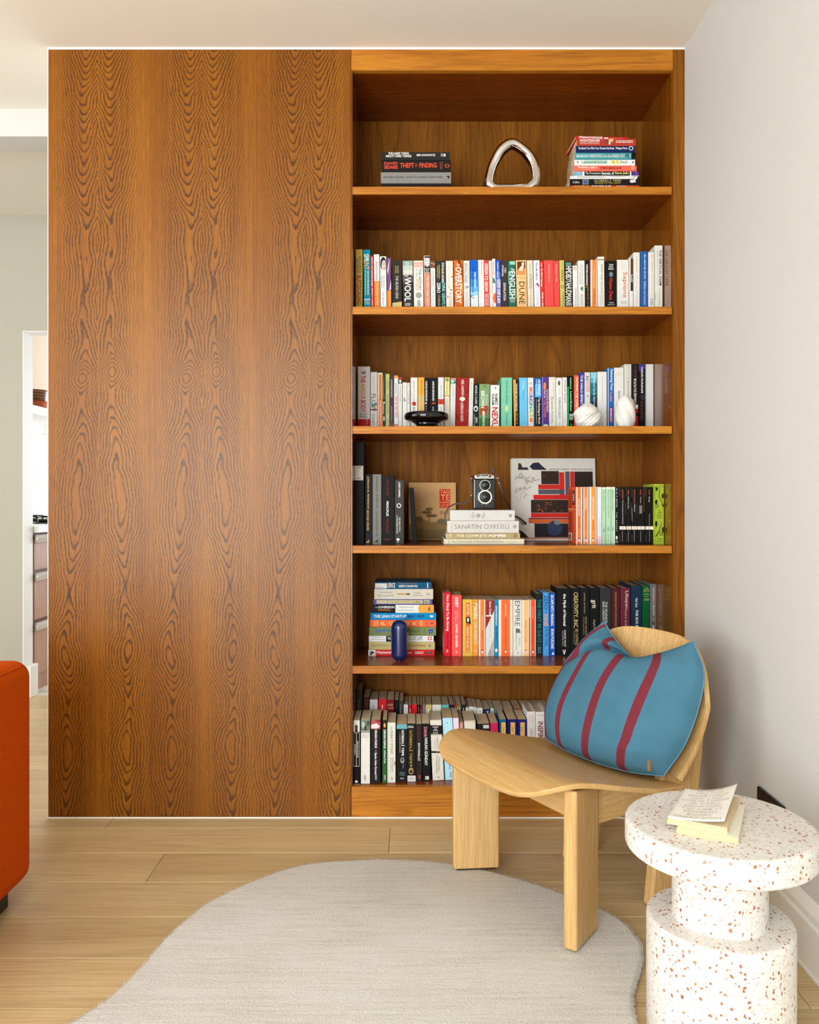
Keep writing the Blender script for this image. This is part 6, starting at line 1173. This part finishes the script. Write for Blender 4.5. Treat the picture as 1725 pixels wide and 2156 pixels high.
def cush(side):
    V, UV = [], []
    for j in range(NC + 1):
        for i in range(NC + 1):
            u, v = i / NC, j / NC
            x, z = bic(KX_, u, v), bic(KZ_, u, v)
            y = bic(KY_, u, v)
            e = max(0, math.sin(math.pi * u)) * max(0, math.sin(math.pi * v))
            b = e ** .42
            if side > 0:
                off = .092 * b * (1 - .25 * v)
                # pressed-in fold that runs from the dip in the top edge to the left
                du = (u - .46); vl = .985 - .36 * max(0, .46 - u) / .40
                f = math.exp(-((v - vl) / .055) ** 2) * (1 if u < .46 else math.exp(-(du / .09) ** 2)) * min(1, max(0, (u - .02) / .1))
                off -= .060 * f * b ** .3
                flap = max(0, min(1, (v - vl) / .10)) * (1 if u < .46 else 0)
                off -= .020 * flap * b
                # creases near the lower right corner
                off += .011 * b * math.sin(34 * (v - .1 * u)) * math.exp(-((v - .13) / .08) ** 2) * max(0, (u - .5) * 2)
                off += .003 * math.sin(9 * u + 5 * v) * b
                V.append((x, y - off * .86, z + off * .42))
            else:
                off = .040 * b
                V.append((x, y + off * .86, z - off * .10))
            UV.append((u, v))
    return V, UV
Vf, UVf = cush(1); Vb, UVb = cush(-1); n1 = NC + 1
Ff = [(j * n1 + i, j * n1 + i + 1, (j + 1) * n1 + i + 1, (j + 1) * n1 + i) for j in range(NC) for i in range(NC)]
t = NT('striped_blue_linen'); uv = t.uv(); s = t.sep(uv)
wv = t.noise(t.vmul(uv, (700, 700, 1)), 1.0, 1); wb = t.noise(uv, 7, 3)
blue = t.ramp(t.math('ADD', t.math('MULTIPLY', wv, .8), t.math('MULTIPLY', wb, .2)), [(.3, lin((52, 94, 114))), (.7, lin((82, 128, 146)))])
mar = t.ramp(wv, [(.3, lin((96, 34, 44))), (.7, lin((128, 52, 62)))])
st_ = None
for c0, hw in ((.055, .020), (.255, .022), (.475, .026), (.725, .028)):
    d = t.math('LESS_THAN', t.math('ABSOLUTE', t.math('SUBTRACT', s[0], c0)), hw)
    st_ = d if st_ is None else t.math('MAXIMUM', st_, d)
t.out(t.mix(st_, blue, mar), .9, .15)
t.bump(t.math('ADD', wv, t.math('MULTIPLY', t.noise(uv, 30, 3), .5)), .35, .0008)
mesh('front_cloth', Vf, Ff, t.m, CU, True, UVf)
mesh('back_cloth', Vb, [tuple(reversed(f)) for f in Ff], t.m, CU, True, UVb)
edge = [Vf[i] for i in range(n1)] + [Vf[j * n1 + NC] for j in range(1, n1)] + [Vf[NC * n1 + i] for i in range(NC - 1, -1, -1)] + [Vf[j * n1] for j in range(NC - 1, 0, -1)]
mesh('seam', *tube(edge, .0016, 6, True), plain('blue_seam', (96, 134, 156), .9), CU, True)
p = Vf[int(.05 * NC) * n1 + int(.93 * NC)]
box('cloth_tag', p[0] - .003, p[0] + .003, p[1] - .012, p[1] - .004, p[2] - .004, p[2] + .022, plain('tan_tag', (150, 110, 80), .8), CU)

# ------------------------------------------------------------------ terrazzo side table
TB = tag(empty('side_table', (.608, 1.607, 0)), 'white terrazzo side table of stacked drums with rust-coloured chips', 'table')
t = NT('terrazzo'); o_ = t.obj()
wq = t.vadd(o_, t.vmul(t.n('ShaderNodeTexNoise').outputs['Color'], (0, 0, 0)))
nz = t.n('ShaderNodeTexNoise'); t.put(nz.inputs['Vector'], o_); nz.inputs['Scale'].default_value = 120; nz.inputs['Detail'].default_value = 1
wq = t.vadd(o_, t.vmul(nz.outputs['Color'], (.009, .009, .009)))
def chips(scale, keep, size, seed):
    v = t.n('ShaderNodeTexVoronoi'); t.put(v.inputs['Vector'], t.vadd(wq, (seed, seed * .7, seed * .3))); v.inputs['Scale'].default_value = scale; v.inputs['Randomness'].default_value = 1
    c = t.sep(v.outputs['Color'])
    return t.math('MULTIPLY', t.math('LESS_THAN', v.outputs['Distance'], size), t.math('GREATER_THAN', c[0], keep)), c
m1, c1 = chips(125, .72, .36, 0.0); m2, c2 = chips(190, .72, .38, 3.3); m3, c3 = chips(150, .5, .42, 7.7)
base = t.ramp(t.noise(o_, 9, 3), [(.3, lin((218, 213, 204))), (.7, lin((230, 226, 218)))])
col = t.mix(t.math('MULTIPLY', m3, .45), base, lin((190, 182, 174)))
col = t.mix(t.math('MULTIPLY', m2, .55), col, lin((196, 152, 118)))
col = t.mix(t.math('MULTIPLY', m1, .92), col, t.ramp(c1[1], [(.1, lin((146, 66, 24))), (.5, lin((176, 90, 38))), (.9, lin((186, 124, 80)))]))
t.out(col, .45, .4)
def fillet(pts, r, n=5):
    out = []
    for i, (x, z) in enumerate(pts):
        if i in (0, len(pts) - 1): out.append((x, z)); continue
        a, b, c = Vector(pts[i - 1]), Vector((x, z)), Vector(pts[i + 1])
        p, q = b + (a - b).normalized() * r, b + (c - b).normalized() * r
        for k in range(n + 1):
            s_ = k / n; out.append(tuple((1 - s_) ** 2 * p + 2 * s_ * (1 - s_) * b + s_ * s_ * q))
    return out
mesh('base_drum', *lathe(fillet([(.0001, .0), (.138, .0), (.138, .235), (.088, .235)], .010), 96), t.m, TB, True)
mesh('neck', *lathe([(.0905, .2351), (.0892, .241), (.0892, .36), (.0905, .3648)], 96), t.m, TB, True)
mesh('top_drum', *lathe(fillet([(.0001, .365), (.1795, .365), (.1795, .42), (.0001, .42)], .011), 110), t.m, TB, True)
for o in TB.children:
    o.data.shade_smooth() if hasattr(o.data, 'shade_smooth') else None
    e = o.modifiers.new('edges', 'EDGE_SPLIT'); e.split_angle = math.radians(50)

# two slim books on it
TZ = .4203
def flat_book(loc, rot, wd, ln, th, spine, label):
    r = tag(empty('paperback_book', loc, (0, 0, rot)), label, 'book', 'slim paperbacks on the side table')
    box('pages', .001, wd - .0008, .0008, ln - .0008, .0008, th - .0012, M['pages'], r)
    box('back_cover', 0, wd, 0, ln, 0, .0007, paper((232, 226, 206)), r)
    return r
rot = math.radians(-32)
r1 = flat_book((.506, 1.549, TZ), math.radians(-26), .108, .178, .011, None, 'cream book with yellow spine, lower of two on the terrazzo table')
box('spine', -.0006, .108, -.0012, -.0002, 0, .011, paper((214, 200, 148)), r1); box('front_cover', 0, .108, 0, .178, .0102, .0109, paper((234, 228, 210)), r1)
front_print(r1, [], lambda a, b: (a, b))
r2 = flat_book((.494, 1.568, TZ + .0112), math.radians(-29), .108, .180, .013, None, 'cream book with lifted lettered cover, upper of two on the terrazzo table')
box('spine', -.0006, .108, -.0012, -.0002, 0, .008, paper((214, 200, 148)), r2)
NU, NV = 14, 18; V, Fc, = [], []
def cov(u, v):   # cover springs up along its right, far edge
    lift = .0128 + .034 * max(0, u - .12) ** 1.8 * (.42 + .58 * v) 
    return Vector((u * .108 * (1 - .05 * u * u), v * .180, lift))
for j in range(NV + 1):
    for i in range(NU + 1): V.append(cov(i / NU, j / NV))
Fc = [(j * (NU + 1) + i, j * (NU + 1) + i + 1, (j + 1) * (NU + 1) + i + 1, (j + 1) * (NU + 1) + i) for j in range(NV) for i in range(NU)]
fc = mesh('front_cover', V, Fc, paper((236, 231, 220)), r2, True); m = fc.modifiers.new('thickness', 'SOLIDIFY'); m.thickness = .0006
rows = ['SENECA', 'ON THE', 'SHORTNESS', 'OF LIFE', 'LIFE IS LONG', 'IF YOU', 'KNOW HOW', 'TO USE IT', 'PENGUIN', 'BOOKS', 'GREAT IDEAS']
TV, TF = [], []
for k, tx in enumerate(rows):
    v1 = .965 - k * .086; v0 = v1 - .055; wdt = min(.86, .085 * len(tx)); u0 = .5 - wdt / 2; n0 = len(TV)
    g, gf = text_geo(tx)
    for a, b in g:
        q = cov(u0 + wdt * a, v0 + (v1 - v0) * b); TV.append((q.x, q.y, q.z + .0006))
    TF += [tuple(i + n0 for i in f) for f in gf]
mesh('lettering', TV, TF, paper((206, 196, 180)), r2)

# ------------------------------------------------------------------ rug
RP = [(145, 2156), (230, 2100), (300, 2035), (340, 1985), (400, 1930), (450, 1895), (520, 1862), (600, 1832), (680, 1817), (780, 1811), (880, 1813), (960, 1822), (1040, 1838), (1120, 1860), (1190, 1885), (1260, 1912), (1310, 1940), (1345, 1978), (1354, 2010), (1348, 2045), (1336, 2085), (1336, 2130)]
ctl = [onfloor(x, y, .012) for x, y in RP] + [Vector((.452, 1.55, 0)), Vector((.48, 1.35, 0)), Vector((.45, 1.05, 0)), Vector((.05, .92, 0)), Vector((-.5, 1.0, 0)), Vector((-.80, 1.3, 0)), Vector((-.78, 1.50, 0))]
OUT = crom([(p.x, p.y, 0) for p in ctl], 8, True)
rn = random.Random(11)
RUG = tag(empty('rug', (0, 0, 0)), 'off-white wool rug with a curved organic outline', 'rug')
t = NT('off_white_wool'); o_ = t.obj()
f1 = t.noise(t.vmul(o_, (1, 1.7, 1)), 190, 3, .75); f2 = t.noise(t.vmul(o_, (.22, 3, 1)), 30, 3); f3 = t.noise(o_, 4, 2)
hh = t.math('ADD', t.math('MULTIPLY', f1, .6), t.math('MULTIPLY', f2, .35))
t.out(t.ramp(t.math('ADD', t.math('MULTIPLY', hh, .8), t.math('MULTIPLY', f3, .2)), [(.30, lin((206, 196, 176))), (.48, lin((236, 230, 217))), (.72, lin((250, 247, 240)))]), .95, .1, sheen=.4)
t.bump(hh, 1.0, .010)
def offs(P, d):
    n = len(P); R = []
    for i in range(n):
        e = (P[(i + 1) % n] - P[i - 1]).normalized(); R.append(P[i] + Vector((-e.y, e.x, 0)) * d)
    return R
area2 = sum(OUT[i].x * OUT[(i + 1) % len(OUT)].y - OUT[(i + 1) % len(OUT)].x * OUT[i].y for i in range(len(OUT)))
sgn = 1 if area2 > 0 else -1
OUT = [p + Vector((rn.uniform(-.0012, .0012), rn.uniform(-.0012, .0012), 0)) for p in OUT]
V, Fc = [], []
rings = [(0.0015, .0005), (-.002, .006), (0.0, .011), (.004, .0150), (.011, .0168)]
n = len(OUT)
for d, z in rings: V += [Vector((p.x, p.y, z)) for p in offs(OUT, sgn * d)]
for k in range(len(rings) - 1):
    Fc += [(k * n + i, k * n + (i + 1) % n, (k + 1) * n + (i + 1) % n, (k + 1) * n + i) for i in range(n)]
Fc.append(tuple(range((len(rings) - 1) * n, len(rings) * n)))
mesh('wool_pile', V, Fc, t.m, RUG, True)
# stray fibres along the edge and over the pile
FV, FF = [], []
def inside(x, y):
    c = False; j = n - 1
    for i in range(n):
        if (OUT[i].y > y) != (OUT[j].y > y) and x < (OUT[j].x - OUT[i].x) * (y - OUT[i].y) / (OUT[j].y - OUT[i].y) + OUT[i].x: c = not c
        j = i
    return c
def fibre(x, y, z, ln, lift):
    a = rn.uniform(0, 2 * math.pi); dx, dy = math.cos(a), math.sin(a); wv_ = .0004
    k = len(FV); FV.extend([(x - dy * wv_, y + dx * wv_, z), (x + dy * wv_, y - dx * wv_, z), (x + dx * ln, y + dy * ln, z + lift)]); FF.append((k, k + 1, k + 2))
for i in range(n):
    for k in range(26):
        p = OUT[i].lerp(OUT[(i + 1) % n], rn.random()); fibre(p.x, p.y, rn.uniform(.004, .016), rn.uniform(.003, .008), rn.uniform(-.003, .004))
cnt = 0
while cnt < 26000:
    x, y = rn.uniform(-.85, .6), rn.uniform(1.45, 2.4)
    if inside(x, y): fibre(x, y, .0160, rn.uniform(.003, .007), rn.uniform(.001, .0035)); cnt += 1
fz = mesh('loose_fibres', FV, FF, t.m, RUG); fz['kind'] = 'stuff'

# ------------------------------------------------------------------ sofa corner
SF = tag(empty('sofa', (-1.0, 2.19, 0)), 'burnt orange ribbed sofa end cut by the left edge of the picture', 'sofa')
t = NT('burnt_orange_rib'); o_ = t.obj(); s = t.sep(o_)
wvv = t.math('SINE', t.math('MULTIPLY', t.math('ADD', s[2], t.math('MULTIPLY', s[1], .22)), 1500))
nn_ = t.noise(o_, 300, 2)
t.out(t.ramp(t.math('ADD', t.math('MULTIPLY', t.math('ADD', t.math('MULTIPLY', wvv, .5), .5), .5), t.math('MULTIPLY', nn_, .5)), [(.25, lin((178, 62, 2))), (.75, lin((212, 88, 6)))]), .9, .1)
t.bump(t.math('ADD', wvv, nn_), .2, .0006)
b = box('sofa_body', -.95, 0, -1.0, 0, .045, .628, t.m, SF); bev(b, .045, 6)
mesh('piping', *tube(crom([(-.0135, -1.0 + .05, .6150), (-.0135, -.5, .6150), (-.0135, -.10, .6150), (-.0135, -.052, .6150), (-.020, -.022, .6080)], 6), .0032, 8), t.m, SF, True)
box('foot', -.12, -.035, -.16, -.075, 0, .0455, M['black'], SF, .004); box('foot', -.90, -.82, -.16, -.075, 0, .0455, M['black'], SF, .004)

# ------------------------------------------------------------------ wall socket and cord
SK = tag(empty('wall_socket', (XR - .0005, 2.045, .268)), 'black wall socket plate behind the terrazzo table', 'socket')
b = box('socket_plate', -.009, 0, -.073, .073, -.043, .043, M['black'], SK, .003)
for s_ in (-1, 1):
    for dy, dzz in ((-.011, -.004), (.011, -.004), (0, .010)):
        box('pin_hole', -.0096, -.0088, s_ * .036 + dy - .003, s_ * .036 + dy + .003, dzz - .003, dzz + .003, plain('socket_hole', (2, 2, 2), .9), SK)
pl = tag(empty('cord', (.70, 1.82, 0)), 'thin white cord looping behind the terrazzo table', 'cord')
pts = [(-.06, .10, .004), (-.04, .06, .004), (.0, .0, .004), (.05, .03, .05), (.09, .04, .112), (.115, .035, .1245), (.136, .03, .104), (.143, .025, .06), (.138, .015, .012), (.10, -.02, .004), (.04, -.05, .004)]
mesh('cable', *tube(crom(pts, 8), .0026, 10), plain('white_cable', (232, 228, 218), .45), pl, True)
